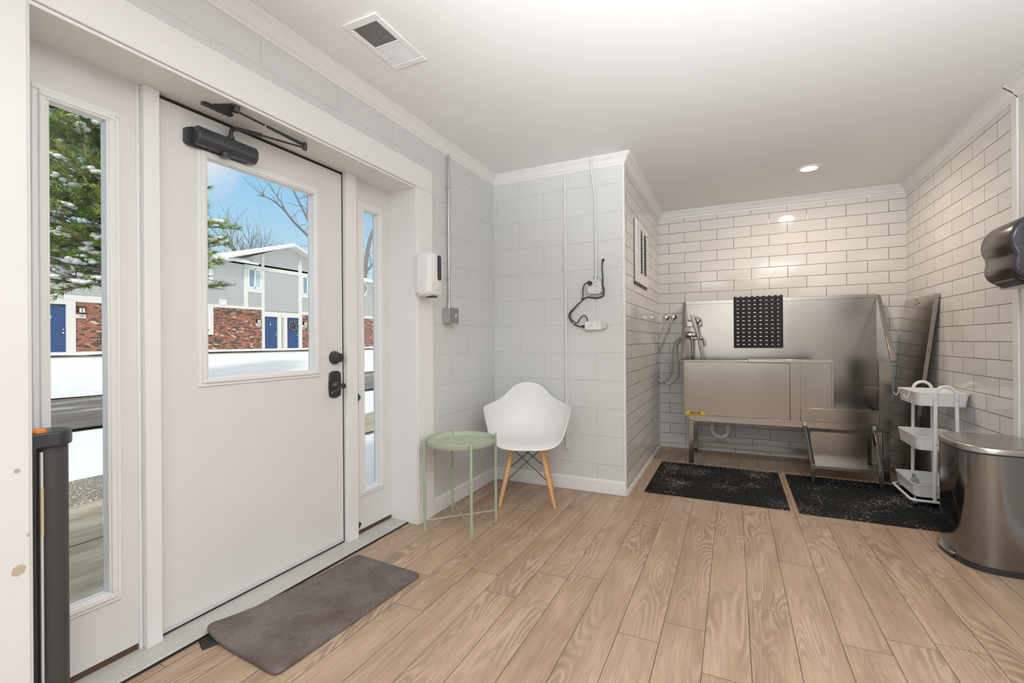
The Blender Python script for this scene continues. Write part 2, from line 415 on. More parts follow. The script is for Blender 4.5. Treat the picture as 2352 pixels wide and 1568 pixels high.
# ------------------------------------------------------------------ room shell
XL, YB, XA, YA, XR, ZC = -1.763, 3.367, -.712, 5.127, 1.373, 2.467
YT = 3.434          # where the tile on the right wall ends
st('floor', MB().box(-1.83, 1.55, -3.15, 5.3, -.05, 0), floor_mat)
st('ceiling', MB().box(-2.1, 1.6, -3.2, 5.4, ZC, ZC+.2), ceil_paint)
DY0, DY1, DZ = .578, 2.322, 2.07        # door opening
mb = MB()
mb.box(-2.10, XL, -3.2, DY0-.012, -.3, ZC); mb.box(-2.10, XL, DY1+.012, 5.4, -.3, ZC); mb.box(-2.10, XL, DY0-.012, DY1+.012, DZ+.012, ZC)
mb.box(-2.10, -1.84, DY0-.012, DY1+.012, -.3, -.001)
st('wall_left', mb, cmu_left)
st('wall_rear', MB().box(XL-.05, XA, YB, 5.4, -.02, ZC), cmu_rear)
mb = MB(); mb.box(XA, XA+.008, YB-.001, YA, 0, ZC)
st('wall_alcove_left', mb, tile_left)
st('wall_alcove_back', MB().box(XA, 1.6, YA, YA+.25, -.02, ZC), tile_back)
st('wall_right', MB().box(XR, XR+.2, YT-.001, YA+.01, -.02, ZC), tile_right)
st('wall_right_front', MB().box(XR+.002, XR+.2, -3.2, YT, -.02, ZC), plain_paint)
st('wall_front', MB().box(-1.9, 1.6, -3.2, -3.0, -.02, ZC), paint_mat('greige_paint', (.40,.38,.35), .6))
# bullnose strips that finish the tile edges
st('trim_1', MB().box(XR-.007, XR+.003, YT-.062, YT-.002, 0, ZC-.06), white_plastic, bevel=.005)
st('trim_2', MB().box(XA-.004, XA+.013, YB-.004, YB+.028, 0, ZC-.06), white_plastic, bevel=.004)
# crown moulding
prof = [(0,2.394),(.006,2.394),(.009,2.400),(.009,2.406),(.014,2.409),(.020,2.416),(.025,2.428),(.034,2.440),(.043,2.447),(.047,2.449),(.047,2.455),(.055,2.458),(.055,ZC+.001),(0,ZC+.001)]
path = [(XL, -3.0), (XL, YB), (XA+.008, YB), (XA+.008, YA), (XR, YA), (XR, YT-.07)]
path2 = [(XR+.002, YT-.0705), (XR+.002, -3.0)]
# walked clockwise seen from above: room lies to the right, so flip the side
def flip_sweep(p, pr): return sweep([(x, -y) for x, y in p], pr)
def yflip(mb):
    mb.v = [(x, -y, z) for x, y, z in mb.v]; return mb
st('trim_3', yflip(flip_sweep(path, prof)), white_trim, angle=30)
st('trim_4', yflip(flip_sweep(path2, prof)), white_trim, angle=30)
mb = MB(); mb.tube(smooth_path([(XR-.056,YT-.052,ZC-.004),(XR-.05,YT-.060,2.452),(XR-.042,YT-.058,2.446),(XR-.028,YT-.066,2.428),(XR-.012,YT-.066,2.408),(XR-.008,YT-.072,2.395)], 4), .0022, 5)
st('trim_5', mb, dark_gap)
# baseboards
bprof = [(0,0.002),(.012,.002),(.012,.082),(.010,.092),(.004,.100),(0,.101)]
st('baseboard_left', yflip(flip_sweep([(XL, DY1+.16), (XL, YB), (XA+.004, YB)], bprof)), white_trim)
st('baseboard_right', yflip(flip_sweep([(XR+.002, YT-.07), (XR+.002, -3.0)], bprof)), white_trim)
st('baseboard_alcove', MB().prism([(XA+.008,.001),(XA+.022,.001),(XA+.012,.03),(XA+.008,.034)], 'Y', YB+.01, YA), pvc)

# ------------------------------------------------------------------ entry door wall
mb = MB()   # casing: face boards
cx0, cx1 = XL, -1.745
mb.box(cx0, cx1, DY1, DY1+.158, 0, DZ+.009); mb.box(cx0, cx1, DY0-.168, DY0, 0, DZ+.009); mb.box(cx0, cx1, DY0-.168, DY1+.158, DZ+.009, 2.219)
st('trim_6', mb, white_trim, bevel=.0025)
mb = MB()   # jamb lining
mb.box(-2.09, -1.753, DY1-.008, DY1+.008, .0, DZ); mb.box(-2.09, -1.753, DY0-.008, DY0+.008, .0, DZ); mb.box(-2.09, -1.753, DY0-.008, DY1+.008, DZ-.004, DZ+.008)
st('trim_7', mb, white_trim, bevel=.0015)
mb = MB(); mb.box(-2.14, -1.825, DY0+.008, DY1-.008, -.02, .013)
st('trim_8', mb, sill_mat, bevel=.003)
st('trim_9', MB().box(-1.825, -1.822, DY0+.01, DY1-.01, 0, .009), dark_gap)
for i, (a, b) in enumerate(((.945, .998), (1.924, 2.000))):
    mb = MB(); mb.box(-2.05, -1.925, a, b, .012, DZ-.004)
    if i == 0: mb.box(-2.05, -1.950, a-.012, a, .012, DZ-.004)
    else: mb.box(-2.05, -1.945, b, b+.014, .012, DZ-.004)
    st('trim_%d' % (10+i), mb, white_trim, bevel=.003)
def glazed(name, y0, y1, z0, z1, g, mat, lip=.034, xf=-1.955, thick=.045, sweep_h=0):
    gy0, gy1, gz0, gz1 = g
    o = st(name, MB().frame('X', xf-thick, xf, y0, y1, z0, z1, gy0-.004, gy1+.004, gz0-.004, gz1+.004), mat)
    mb = MB()
    for (d0, d1, h0) in ((lip, lip*.55, .006), (lip*.6, .004, .013), (.012, -.003, .009)):
        mb.frame('X', xf-.004, xf+h0, gy0-d0, gy1+d0, gz0-d0, gz1+d0, gy0-d1, gy1+d1, gz0-d1, gz1+d1)
    mb.frame('X', xf-.034, xf-.004, gy0-.006, gy1+.006, gz0-.006, gz1+.006, gy0+.001, gy1-.001, gz0+.001, gz1-.001)
    stc('glazing_frame', mb, white_trim, o, bevel=.003)
    stc('glass_pane', MB().box(xf-.034, xf-.030, gy0+.001, gy1-.001, gz0+.001, gz1-.001), pane, o)
    if sweep_h: stc('bottom_sweep', MB().box(xf-thick+.005, xf-.002, y0, y1, .013, z0), brown_sweep, o)
    return o
glazed('window_1', DY0+.008, .933, .036, DZ-.004, (.692, .845, .262, 1.897), door_paint, lip=.038, sweep_h=1)
glazed('window_2', 2.014, DY1-.008, .036, DZ-.004, (2.074, 2.205, .267, 1.900), door_paint, lip=.042, sweep_h=1)
door = glazed('door_1', 1.005, 1.914, .022, 2.052, (1.180, 1.722, .980, 1.889), door_paint, lip=.036)
mb = MB(); mb.box(-2.0, -1.957, .999, 1.005, .014, 2.066); mb.box(-2.0, -1.957, 1.914, 1.9235, .014, 2.066); mb.box(-2.0, -1.957, .999, 1.9235, 2.052, 2.066); mb.box(-2.0, -1.957, 1.0, 1.923, .0135, .022)
stc('weatherstrip', mb, dark_gap, door)
stc('bottom_sweep', MB().box(-1.956, -1.952, 1.006, 1.913, .024, .040), M('sweep_white', (.62,.61,.60), .5), door)
mb = MB(); mb.lathe([(.0365,0),(.0365,.010),(.030,.024),(.0255,.034),(.024,.046),(.021,.050),(.001,.050)], (-1.955, 1.855, 1.040), 'X', 32)
stc('deadbolt', mb, black_metal, door)
mb = MB(); mb.box(-1.946, -1.9435, 1.842, 1.868, 1.037, 1.043)
# lever set: shaped plate, neck and lever
pl = [(1.817,.832),(1.836,.824),(1.862,.822),(1.893,.832),(1.897,.90),(1.893,.957),(1.872,.968),(1.838,.968),(1.817,.957),(1.812,.89)]
mb2 = MB(); mb2.prism(pl, 'X', -1.955, -1.945)
mb2.lathe([(.030,0),(.024,.012),(.014,.020),(.012,.046),(.0155,.050),(.0155,.060),(.002,.062)], (-1.947, 1.858, .888), 'X', 24)
ls = stc('lever_set', mb2, black_metal, door, bevel=.003)
mb2 = MB(); mb2.rings([[(-1.893+dx+w*0, y, z+dz) for dx, dz in ((-.006,-.005),(.005,-.005),(.005,.005),(-.006,.005))] for y, z, w in ((1.868,.888,0),(1.842,.884,0),(1.822,.872,0),(1.802,.868,0),(1.788,.862,0),(1.780,.858,0))])
stc('lever', mb2, M('worn_lever', (.16,.16,.165), .28, .8), ls, bevel=.002)

# brackets that catch the folding gate
for z, s in ((.8075, 1), (.080, .8)):
    t_ = thing('gate_catch', 'upper small black gate catch on the door post beside the far sidelight' if z > .5 else 'lower small black gate catch near the sill beside the far sidelight', 'gate catch', (-1.945, 2.014, z-.02), 'gate catches on the door post')
    mb = MB(); mb.box(-1.955, -1.925, 2.0005, 2.010, z-.021*s, z+.021*s); part('back_plate', mb, black_plastic, t_, bevel=.002)
    mb = MB(); mb.hexa([(-1.952,2.010,z-.017*s),(-1.928,2.010,z-.017*s),(-1.934,2.030,z-.008*s),(-1.948,2.030,z-.008*s)], [(-1.952,2.010,z+.017*s),(-1.928,2.010,z+.017*s),(-1.934,2.030,z+.008*s),(-1.948,2.030,z+.008*s)])
    part('hook', mb, black_plastic, t_, bevel=.002)

# door closer
t_ = thing('door_closer', 'black hydraulic door closer with folding arm over the door window', 'door closer', (-1.955, 1.23, 1.92))
mb = MB(); mb.prism([(1.093,1.918),(1.107,1.909),(1.352,1.915),(1.360,1.975),(1.120,1.986),(1.093,1.972)], 'X', -1.955, -1.935); part('mounting_plate', mb, black_metal, t_, bevel=.003)
sec = [(-1.936,1.914),(-1.905,1.914),(-1.889,1.934),(-1.889,1.966),(-1.902,1.984),(-1.936,1.984)]
mb = MB(); mb.prism(sec, 'Y', 1.118, 1.372); part('body', mb, M('closer_body', (.075,.08,.095), .28, .45), t_, bevel=.004, seg=3)
mb = MB(); mb.lathe([(.017,-.016),(.019,-.014),(.019,0)], (-1.912, 1.235, 1.914), 'Z', 20); part('valve_cap', mb, black_metal, t_)
mb = MB(); mb.lathe([(.014,0),(.014,.012),(.008,.014),(.008,.034),(.002,.035)], (-1.914, 1.262, 1.984), 'Z', 18); part('spindle', mb, black_metal, t_)
el = Vector((-1.806, 1.545, 2.046))
mb = MB(); mb.tube(smooth_path([(-1.914,1.262,2.012),(-1.912,1.268,2.028),(-1.900,1.290,2.035),(-1.868,1.372,2.036)], 5), .0085, 8); mb.tube([(-1.872,1.36,2.036), el-Vector((0,0,.012))], .0048, 8)
part('main_arm', mb, black_metal, t_)
pv = Vector((-1.780, 1.196, 2.046)); md = pv.lerp(el, .40)
mb = MB(); mb.tube([md, el], [.0062,.0085], 8); mb.tube([pv, pv.lerp(el, .37)], .0052, 8); part('forearm', mb, black_metal, t_)
mb = MB(); mb.tube([pv.lerp(el, .36), md], .0035, 8); part('adjusting_rod', mb, chrome, t_)
mb = MB(); mb.lathe([(.010,-.022),(.010,.010),(.006,.014)], tuple(el), 'Z', 14); part('elbow_pin', mb, black_metal, t_)
mb = MB(); mb.hexa([(-1.876,1.115,2.056),(-1.852,1.115,2.056),(-1.852,1.232,2.056),(-1.876,1.232,2.056)], [(-1.876,1.115,2.0655),(-1.852,1.115,2.0655),(-1.852,1.232,2.0655),(-1.876,1.232,2.0655)])
mb.hexa([(-1.854,1.140,2.057),(-1.770,1.176,2.057),(-1.770,1.206,2.057),(-1.854,1.216,2.057)], [(-1.854,1.140,2.0655),(-1.770,1.176,2.0655),(-1.770,1.206,2.0655),(-1.854,1.216,2.0655)])
mb.lathe([(.013,0),(.013,.026)], (pv.x, pv.y, 2.0405), 'Z', 14); part('soffit_bracket', mb, black_metal, t_, bevel=.0015)

# retractable gate on the left jamb
t_ = thing('retractable_gate', 'rolled up dark grey mesh safety gate standing against the left door jamb', 'gate', (-1.835, .64, 0))
gx, gy = -1.832, .645
mb = MB(); mb.tube([(gx, gy, .02), (gx, gy, .832)], .045, 28); part('mesh_roll', mb, mesh_grey, t_)
cap = [(-1.895,.588),(-1.772,.588),(-1.772,.64)]+[(gx+.062*cos(a), gy+.052*sin(a)) for a in [i*pi/14 for i in range(0, 15)]]+[(-1.895,.64)]
mb = MB(); mb.prism(cap, 'Z', .826, .868); part('top_cap', mb, M('gate_cap', (.035,.036,.042), .35), t_, bevel=.004)
mb = MB(); mb.prism(cap, 'Z', .004, .028); part('bottom_cap', mb, black_plastic, t_, bevel=.003)
mb = MB(); mb.box(-1.845, -1.772, .5865, .602, .02, .83); part('housing', mb, black_plastic, t_, bevel=.003)
mb = MB(); mb.lathe([(.016,0),(.016,.006),(.012,.010),(.001,.011)], (-1.80, .615, .868), 'Z', 18); part('release_button', mb, orange, t_, 'orange button')
mb = MB(); mb.box(-1.776, -1.768, .608, .613, .03, .815); part('guide_strip', mb, grey_pl2, t_)
mb = MB(); mb.box(-1.770, -1.7665, .6075, .6135, .58, .715); part('warning_label', mb, M('tan_label', (.55,.47,.27), .5), t_)

# ------------------------------------------------------------------ wall and ceiling fittings
t_ = thing('ceiling_vent', 'white louvred air register in the ceiling above the entry door', 'vent', (-1.396, 1.64, ZC))
mb = MB(); mb.frame('Z', ZC-.009, ZC-.0005, -1.489, -1.303, 1.464, 1.818, -1.462, -1.332, 1.502, 1.782); part('frame', mb, white_metal, t_, bevel=.003)
mb = MB(); mb.box(-1.463, -1.331, 1.501, 1.783, ZC-.0015, ZC-.0005); part('backing', mb, M('duct_dark', (.10,.10,.095), .7), t_)
mb = MB()
for i in range(16):
    for k, (y0, sg, ) in enumerate(((1.506, .005), (1.648, -.0022))):
        y = y0+i*.0085; mb.hexa([(-1.462,y,ZC-.0075),(-1.332,y,ZC-.0075),(-1.332,y+.0012,ZC-.0075),(-1.462,y+.0012,ZC-.0075)], [(-1.462,y+sg,ZC-.002),(-1.332,y+sg,ZC-.002),(-1.332,y+sg+.0012,ZC-.002),(-1.462,y+sg+.0012,ZC-.002)])
mb.box(-1.463, -1.331, 1.641, 1.646, ZC-.008, ZC-.002)
part('louvre', mb, white_metal, t_)
mb = MB(); mb.tube([(-1.380,1.800,ZC-.012),(-1.352,1.796,ZC-.012)], .0022, 6); mb.tube([(-1.366,1.798,ZC-.012),(-1.366,1.798,ZC-.004)], .0022, 6); part('damper_lever', mb, grey_pl2, t_)

t_ = thing('recessed_light', 'round recessed ceiling downlight glowing above the steel wash tub', 'light', (.549, 4.294, ZC))
mb = MB(); mb.lathe([(.058,-.0005),(.058,-.006),(.066,-.007),(.082,-.004),(.085,-.0005)], (.549,4.294,ZC), 'Z', 40, False); part('trim_ring', mb, white_plastic, t_)
mb = MB(); mb.lathe([(.001,-.0052),(.058,-.0052),(.058,-.001)], (.549,4.294,ZC), 'Z', 40); part('lens', mb, lamp_glow, t_)

t_ = thing('wall_vent', 'white return air grille high on the tiled side wall of the alcove', 'vent', (XA+.008, 4.02, 1.6))
mb = MB(); mb.frame('X', XA+.008, XA+.030, 3.745, 4.300, 1.590, 2.088, 3.925, 4.262, 1.680, 2.040); part('frame', mb, white_plastic, t_, bevel=.004)
mb = MB(); mb.box(XA+.0085, XA+.011, 3.92, 4.268, 1.675, 2.045); part('dark_opening', mb, M('vent_dark', (.045,.04,.035), .7), t_)
mb = MB()
for i in range(14):
    z = 1.69+i*.0255; mb.hexa([(XA+.012,3.926,z),(XA+.013,3.926,z),(XA+.013,4.261,z),(XA+.012,4.261,z)], [(XA+.022,3.926,z-.012),(XA+.023,3.926,z-.012),(XA+.023,4.261,z-.012),(XA+.022,4.261,z-.012)])
part('louvre', mb, M('louvre_grey', (.16,.145,.13), .5), t_)
mb = MB(); mb.box(XA+.012, XA+.028, 4.075, 4.095, 1.68, 2.04); part('centre_bar', mb, white_plastic, t_)
mb = MB(); mb.box(XA+.0082, XA+.014, 3.728, 3.745, 1.575, 2.092); mb.box(XA+.0082, XA+.014, 3.728, 4.305, 1.572, 1.590); part('dark_edge', mb, M('edge_grey', (.20,.185,.165), .8), t_)  # dark strips along the near side and bottom of the frame

# soap dispenser on the casing
t_ = thing('soap_dispenser', 'white wall mounted automatic soap dispenser with dark window beside the door', 'dispenser', (-1.745, 2.36, 1.40))
def soap(x0, x1, y0, y1, z0, z1, r, n=5):
    out = []
    for (d, rr) in ((0, 0), (.6, 0), (.9, .006), (1.0, .018)):
        x = x0+(x1-x0)*d; out.append([(x, p, q) for p, q in rrect(y0+rr, y1-rr, z0+rr, z1-rr, r-rr*.6, n)])
    return out
mb = MB(); mb.rings(soap(-1.727, -1.632, 2.292, 2.430, 1.400, 1.668, .030)); part('cover', mb, white_plastic, t_, angle=50)
mb = MB(); mb.box(-1.7445, -1.727, 2.302, 2.420, 1.418, 1.655); part('back_plate', mb, white_plastic, t_)
mb = MB(); mb.rings([[(x, p, q) for p, q in rrect(2.368, 2.408, 1.500, 1.655, .016, 5)] for x in (-1.634, -1.6305)]); part('level_window', mb, dark_window, t_, 'dark window')
mb = MB(); mb.box(-1.695, -1.645, 2.335, 2.385, 1.394, 1.4005); part('nozzle', mb, black_plastic, t_)
for y_, z_ in ((2.352,1.436),(2.378,1.440)): mb = MB(); mb.lathe([(.003,0),(.003,.0025)], (-1.6335,y_,z_), 'X', 10); part('sensor', mb, grey_plastic, t_)

# galvanised conduit left
t_ = thing('conduit_box', 'galvanised conduit dropping to a grey metal junction box beside the soap dispenser', 'conduit', (-1.74, 2.664, 1.25))
mb = MB(); mb.tube([(-1.742,2.664,1.348),(-1.742,2.664,2.3945)], .0095, 12); part('pipe', mb, galv, t_)
mb = MB(); mb.box(-1.7625, -1.703, 2.612, 2.716, 1.247, 1.348); jb = part('junction_box', mb, galv, t_, bevel=.004)
mb = MB(); mb.rings([[(x, p, q) for p, q in rrect(2.609, 2.719, 1.244, 1.351, .010, 3)] for x in (-1.703, -1.7005)]); cp = part('cover_plate', mb, M('dull_grey', (.33,.33,.31), .5, .6), jb)
mb = MB(); mb.hexa([(-1.7004,2.675,1.285),(-1.700,2.675,1.285),(-1.700,2.683,1.285),(-1.7004,2.683,1.285)], [(-1.7004,2.677,1.308),(-1.700,2.677,1.308),(-1.700,2.697,1.312),(-1.7004,2.697,1.312)]); part('paint_mark', mb, white_plastic, jb)
mb = MB(); mb.lathe([(.013,0),(.013,.028)], (-1.742,2.664,1.347), 'Z', 14); part('connector', mb, galv, t_)
for z in (2.172, 1.553):
    mb = MB(); mb.tube([(-1.742+.0125*cos(a), 2.664+.0125*sin(a), z) for a in [radians(-100+20*i) for i in range(11)]], .0028, 6); mb.box(-1.7625, -1.757, 2.66, 2.70, z-.008, z+.008); mb.lathe([(.006,0),(.006,.006)], (-1.757,2.690,z), 'X', 8); part('strap', mb, galv, t_)

# white raceway on the rear wall
solo('wire_raceway', MB().box(-1.1525, -1.1335, YB-.018, YB-.0005, .303, 2.393), plain_paint, 'white painted flat raceway running down the rear wall behind the chair', 'raceway', loc=(-1.143, YB-.009, .303), bevel=.002)

# painted conduit with outlet box
YW = YB
t_ = thing('outlet_conduit', 'white painted conduit with square outlet box on the rear wall right of the raceway', 'electrical outlet', (-.908, YW, 1.47))
mb = MB(); mb.tube(smooth_path([(-.925,YW-.062,2.466),(-.925,YW-.062,2.40),(-.922,YW-.058,2.33),(-.912,YW-.020,2.20),(-.909,YW-.014,2.12),(-.908,YW-.013,1.9),(-.908,YW-.013,1.60)], 6), .0088, 12); part('pipe', mb, plain_paint, t_)
mb = MB(); mb.box(-.959, -.857, YW-.060, YW-.0005, 1.466, 1.567); ob = part('outlet_box', mb, galv, t_, bevel=.004)
mb = MB(); mb.rings([[(p, y, q) for p, q in rrect(-.960, -.856, 1.465, 1.568, .014, 3)] for y in (YW-.060, YW-.0635)]); part('face_plate', mb, M('plate_paint', (.70,.70,.70), .4, .2), ob)
mb = MB(); mb.lathe([(.013,0),(.013,.034)], (-.908, YW-.030, 1.566), 'Z', 14); part('connector', mb, galv, t_)
for zc in (1.540, 1.497):
    mb = MB(); mb.lathe([(.0175,-.0665),(.0175,-.063)], (-.935, YW, zc), 'Y', 22); part('receptacle', mb, white_plastic, ob)
sd_ = M('slot_dark', (.12,.12,.12), .5)
for dx in (-.007, .006):
    mb = MB(); mb.box(-.935+dx-.001, -.935+dx+.001, YW-.0671, YW-.0664, 1.498, 1.505); part('outlet_slot', mb, sd_, ob)
mb = MB(); mb.lathe([(.0022,-.0671),(.0022,-.066)], (-.935, YW, 1.489), 'Y', 8); part('outlet_slot', mb, sd_, ob)
for (a, b, r_) in ((-.893,1.552,.003),(-.893,1.486,.003),(-.889,1.518,.004),(-.954,1.473,.0045),(-.863,1.472,.0045),(-.863,1.562,.0045),(-.953,1.560,.0045)):
    mb = MB(); mb.lathe([(r_,-.0655),(r_,-.063)], (a, YW, b), 'Y', 8); part('screw', mb, sd_, ob)
mb = MB(); mb.tube([(-.917,YW-.013,2.118),(-.897,YW-.013,2.130)], .004, 6); mb.box(-.915,-.899,YW-.024,YW-.001,2.114,2.126); part('strap', mb, plain_paint, t_)

# inline ground fault adapter and its cord
t_ = thing('inline_adapter', 'white inline power adapter with short black cord plugged into the outlet box', 'power adapter', (-.93, YW, 1.20))
mb = MB(); mb.rings([[(p, y, q) for p, q in rrect(-.990+d, -.865-d, 1.202+d, 1.267-d, .008, 3)] for y, d in ((YW-.001, .002), (YW-.038, 0), (YW-.044, .004))]); ad = part('body', mb, white_plastic, t_)
mb = MB(); mb.prism([(-.865,1.211),(-.845,1.209),(-.826,1.220),(-.822,1.235),(-.826,1.249),(-.845,1.260),(-.865,1.258)], 'Y', YW-.036, YW-.004); part('outlet_end', mb, grey_pl2, t_, bevel=.003)
gp = M('grey_print', (.2,.2,.2), .5)
mb = MB(); mb.tube([(-.958+i*.0035, YW-.0441, 1.2285+i*.0007+(.0022 if i % 2 else -.0012)) for i in range(9)], .0009, 5); part('logo_print', mb, gp, ad)
for c_ in ((-.941,1.2425),(-.887,1.246),(-.887,1.230)):
    mb = MB(); mb.ball((c_[0], YW-.0441, c_[1]), .0027, 8, (1,.2,1)); part('indicator_dot', mb, gp, ad)
mb = MB(); mb.tube(smooth_path([(-.937,YW-.088,1.540),(-.955,YW-.085,1.545),(-.985,YW-.055,1.535),(-1.003,YW-.035,1.495),(-1.006,YW-.026,1.455),(-1.018,YW-.026,1.423),(-1.058,YW-.026,1.380),(-1.098,YW-.026,1.335),(-1.100,YW-.026,1.296),(-1.070,YW-.026,1.262),(-1.05,YW-.026,1.259),(-1.034,YW-.026,1.280),(-1.018,YW-.02,1.304),(-.994,YW-.022,1.309),(-.977,YW-.022,1.292),(-.974,YW-.022,1.262)], 6), .0042, 8); part('cord', mb, black_plastic, t_)
mb = MB(); mb.lathe([(.012,-.092),(.016,-.088),(.016,-.070),(.013,-.067)], (-.935, YW, 1.541), 'Y', 18); part('plug', mb, black_plastic, t_)
t_ = thing('black_cable', 'thick black cable from a wall hole looping down to the white adapter', 'cable', (-.86, YW, 1.7))
mb = MB(); mb.tube(smooth_path([(-.858,YW-.004,1.711),(-.860,YW-.012,1.700),(-.863,YW-.012,1.650),(-.860,YW-.012,1.61),(-.853,YW-.03,1.575),(-.850,YW-.05,1.53),(-.846,YW-.03,1.495),(-.856,YW-.012,1.452),(-.885,YW-.012,1.440),(-.92,YW-.012,1.437),(-.965,YW-.012,1.446),(-.995,YW-.012,1.440),(-1.022,YW-.012,1.421),(-1.07,YW-.012,1.376),(-1.112,YW-.012,1.335),(-1.118,YW-.012,1.30),(-1.095,YW-.012,1.262),(-1.06,YW-.014,1.238),(-1.03,YW-.020,1.229),(-1.012,YW-.022,1.229)], 6), .0048, 8); part('cord', mb, black_plastic, t_)
mb = MB(); mb.tube([(-1.022,YW-.020,1.229),(-.9915,YW-.020,1.2285)], [.007,.0115], 10); part('strain_relief', mb, black_plastic, t_)
mb = MB(); mb.ball((-.858,YW-.003,1.714), .011, 12, (1,.6,1)); part('grommet', mb, black_plastic, t_)
for c in ((-1.025,1.416),(-1.078,1.252)):
    mb = MB(); mb.tube([(c[0]-.009,YW-.0338,c[1]-.006),(c[0]+.009,YW-.0338,c[1]+.008)], .003, 6); part('cable_tie', mb, white_plastic, t_)

# ------------------------------------------------------------------ floor things near the door
# worn mat
mp = [(-1.826,1.085),(-1.388,1.055),(-1.354,1.815),(-1.782,1.843)]
def mat_pt(u, v):
    a = Vector(mp[0]).lerp(Vector(mp[1]), u); b = Vector(mp[3]).lerp(Vector(mp[2]), u); return a.lerp(b, v)
def mat_z(u, v):
    return .010+.020*max(0, 1-u*5)*max(0, 1-v*4)+.012*max(0, 1-u*2.5)*max(0, 1-v*1.6)+.004*max(0, 1-v*10)
o2 = rrect(0, 1, 0, 1, .045, 4); rng = random.Random(3)
o2 = []
base = rrect(0, .44, 0, .76, .028, 5)
k = len(base)
for i in range(k):
    p, q = Vector(base[i]), Vector(base[(i+1) % k]); n = max(1, int((q-p).length/.02))
    for j in range(n):
        r = p.lerp(q, j/n); o2.append((r.x/.44, r.y/.76))
def ring(d, dz, jit=0):
    out = []
    for u, v in o2:
        uu = .5+(u-.5)*(1-d/.22); vv = .5+(v-.5)*(1-d/.38); p = mat_pt(uu, vv)
        jx = (rng.random()-.5)*jit if u > .9 and v > .45 else 0
        out.append((p.x+jx, p.y, mat_z(u, v)+dz))
    return out
mb = MB(); r_in = [ring(d, .006) for d in (.006,)]
rows = [ring(.010, -.0095 if True else 0), ring(0, -.008, .004), ring(.001, .001, .005), ring(.006, .005)]
for f in (.2, .4, .6, .8, .97):
    rr = []
    for u, v in o2:
        uu = .5+(u-.5)*(.972-f*.972); vv = .5+(v-.5)*(.984-f*.984); p = mat_pt(uu, vv); rr.append((p.x, p.y, mat_z(uu, vv)+.005))
    rows.append(rr)
mb.rings(rows)
solo('floor_mat', mb, doormat_m, 'worn brown rubber doormat with a curled corner lying along the door sill', 'mat', loc=(-1.59, 1.45, 0), angle=60)
mb = MB(); mb.hexa([(-1.818,1.060,0),(-1.755,1.035,0),(-1.735,1.088,0),(-1.800,1.105,0)], [(-1.812,1.064,.010),(-1.765,1.046,.006),(-1.742,1.085,.012),(-1.795,1.100,.018)])
solo('rubber_wedge', mb, rubber, 'black rubber wedge sticking out under the lifted corner of the brown doormat', 'door stop', loc=(-1.78, 1.07, 0), bevel=.003)

# green tray table
t_ = thing('tray_table', 'sage green round tray side table standing beside the white chair', 'side table', (-1.515, 2.437, 0))
tc = Vector((-1.515, 2.437)); lr = .218; la = [radians(46.5+90*i) for i in range(4)]
mb = MB(); mb.lathe([(.001,.503),(.195,.503),(.207,.506),(.210,.510),(.2125,.530),(.215,.5315),(.2165,.530),(.2135,.506),(.208,.4995),(.195,.498),(.001,.498)], (tc.x, tc.y, 0), 'Z', 64); part('tray', mb, sage, t_)
for a in la:
    x, y = tc.x+lr*cos(a)*1.03, tc.y+lr*sin(a)*1.03
    mb = MB(); mb.tube([(x,y,.001),(x,y,.541)], .0085, 14); lg = part('leg', mb, sage_leg, t_)
    mb = MB(); mb.tube([(x,y,0),(x,y,.008)], .0098, 14); part('foot_cap', mb, M('clear_foot', (.40,.42,.36), .4), lg)
    d = Vector((cos(a), sin(a)))
    mb = MB(); mb.bar((x-d.x*.016, y-d.y*.016, .515), (x, y, .515), .014, .012); mb.lathe([(.004,0),(.004,.004)], (x-d.x*.018, y-d.y*.018, .520), 'Z', 8); part('clip', mb, sage_leg, lg)
for i in (0, 1):
    a = la[i]; p = (tc.x+lr*1.03*cos(a), tc.y+lr*1.03*sin(a), .055+i*.007); q = (tc.x-lr*1.03*cos(a), tc.y-lr*1.03*sin(a), .055+i*.007)
    mb = MB(); mb.tube([p, q], .0038, 8); part('cross_bar', mb, sage_leg, t_)

# white shell chair (built in its own axes: +y forward)
ch = thing('shell_armchair', 'white moulded shell armchair on splayed beech legs in the block wall corner', 'chair', (0,0,0))
rim = [(0,.272,.402),(.10,.271,.404),(.185,.252,.420),(.240,.20,.468),(.272,.140,.540),(.292,.085,.608),(.310,.040,.652),(.306,-.01,.662),(.284,-.08,.668),(.232,-.155,.684),(.183,-.203,.713),(.138,-.230,.758),(.080,-.250,.801),(0,-.257,.817)]
half = smooth_path(rim, 4); full = half+[Vector((-p.x, p.y, p.z)) for p in half[-2:0:-1]]
cc = Vector((0, .0, .405)); rows = []
for i in range(1, 15):
    tt = i/14; rr = []
    for p in full:
        hx = 1-(1-tt)**2.0; rise = p.z-cc.z; hz = tt**(2.3)
        lip = 0.016*sin(pi*min(1, tt*1.02))*max(0, (p.y/.272))**2 if p.y > 0 else 0
        rr.append((cc.x+(p.x-cc.x)*hx, cc.y+(p.y-cc.y)*hx, cc.z+rise*hz+lip))
    rows.append(rr)
mb = MB(); n = len(full); mb.add([cc]+[p for r in rows for p in r], [(0, 1+j, 1+(j+1) % n) for j in range(n)]+[(1+i*n+j, 1+i*n+(j+1) % n, 1+(i+1)*n+(j+1) % n, 1+(i+1)*n+j) for i in range(len(rows)-1) for j in range(n)])
sh = part('seat_shell', mb, chair_white, ch, angle=180)
m_ = sh.modifiers.new('s', 'SOLIDIFY'); m_.thickness = .007; m_.offset = -1; m_ = sh.modifiers.new('d', 'SUBSURF'); m_.levels = m_.render_levels = 1
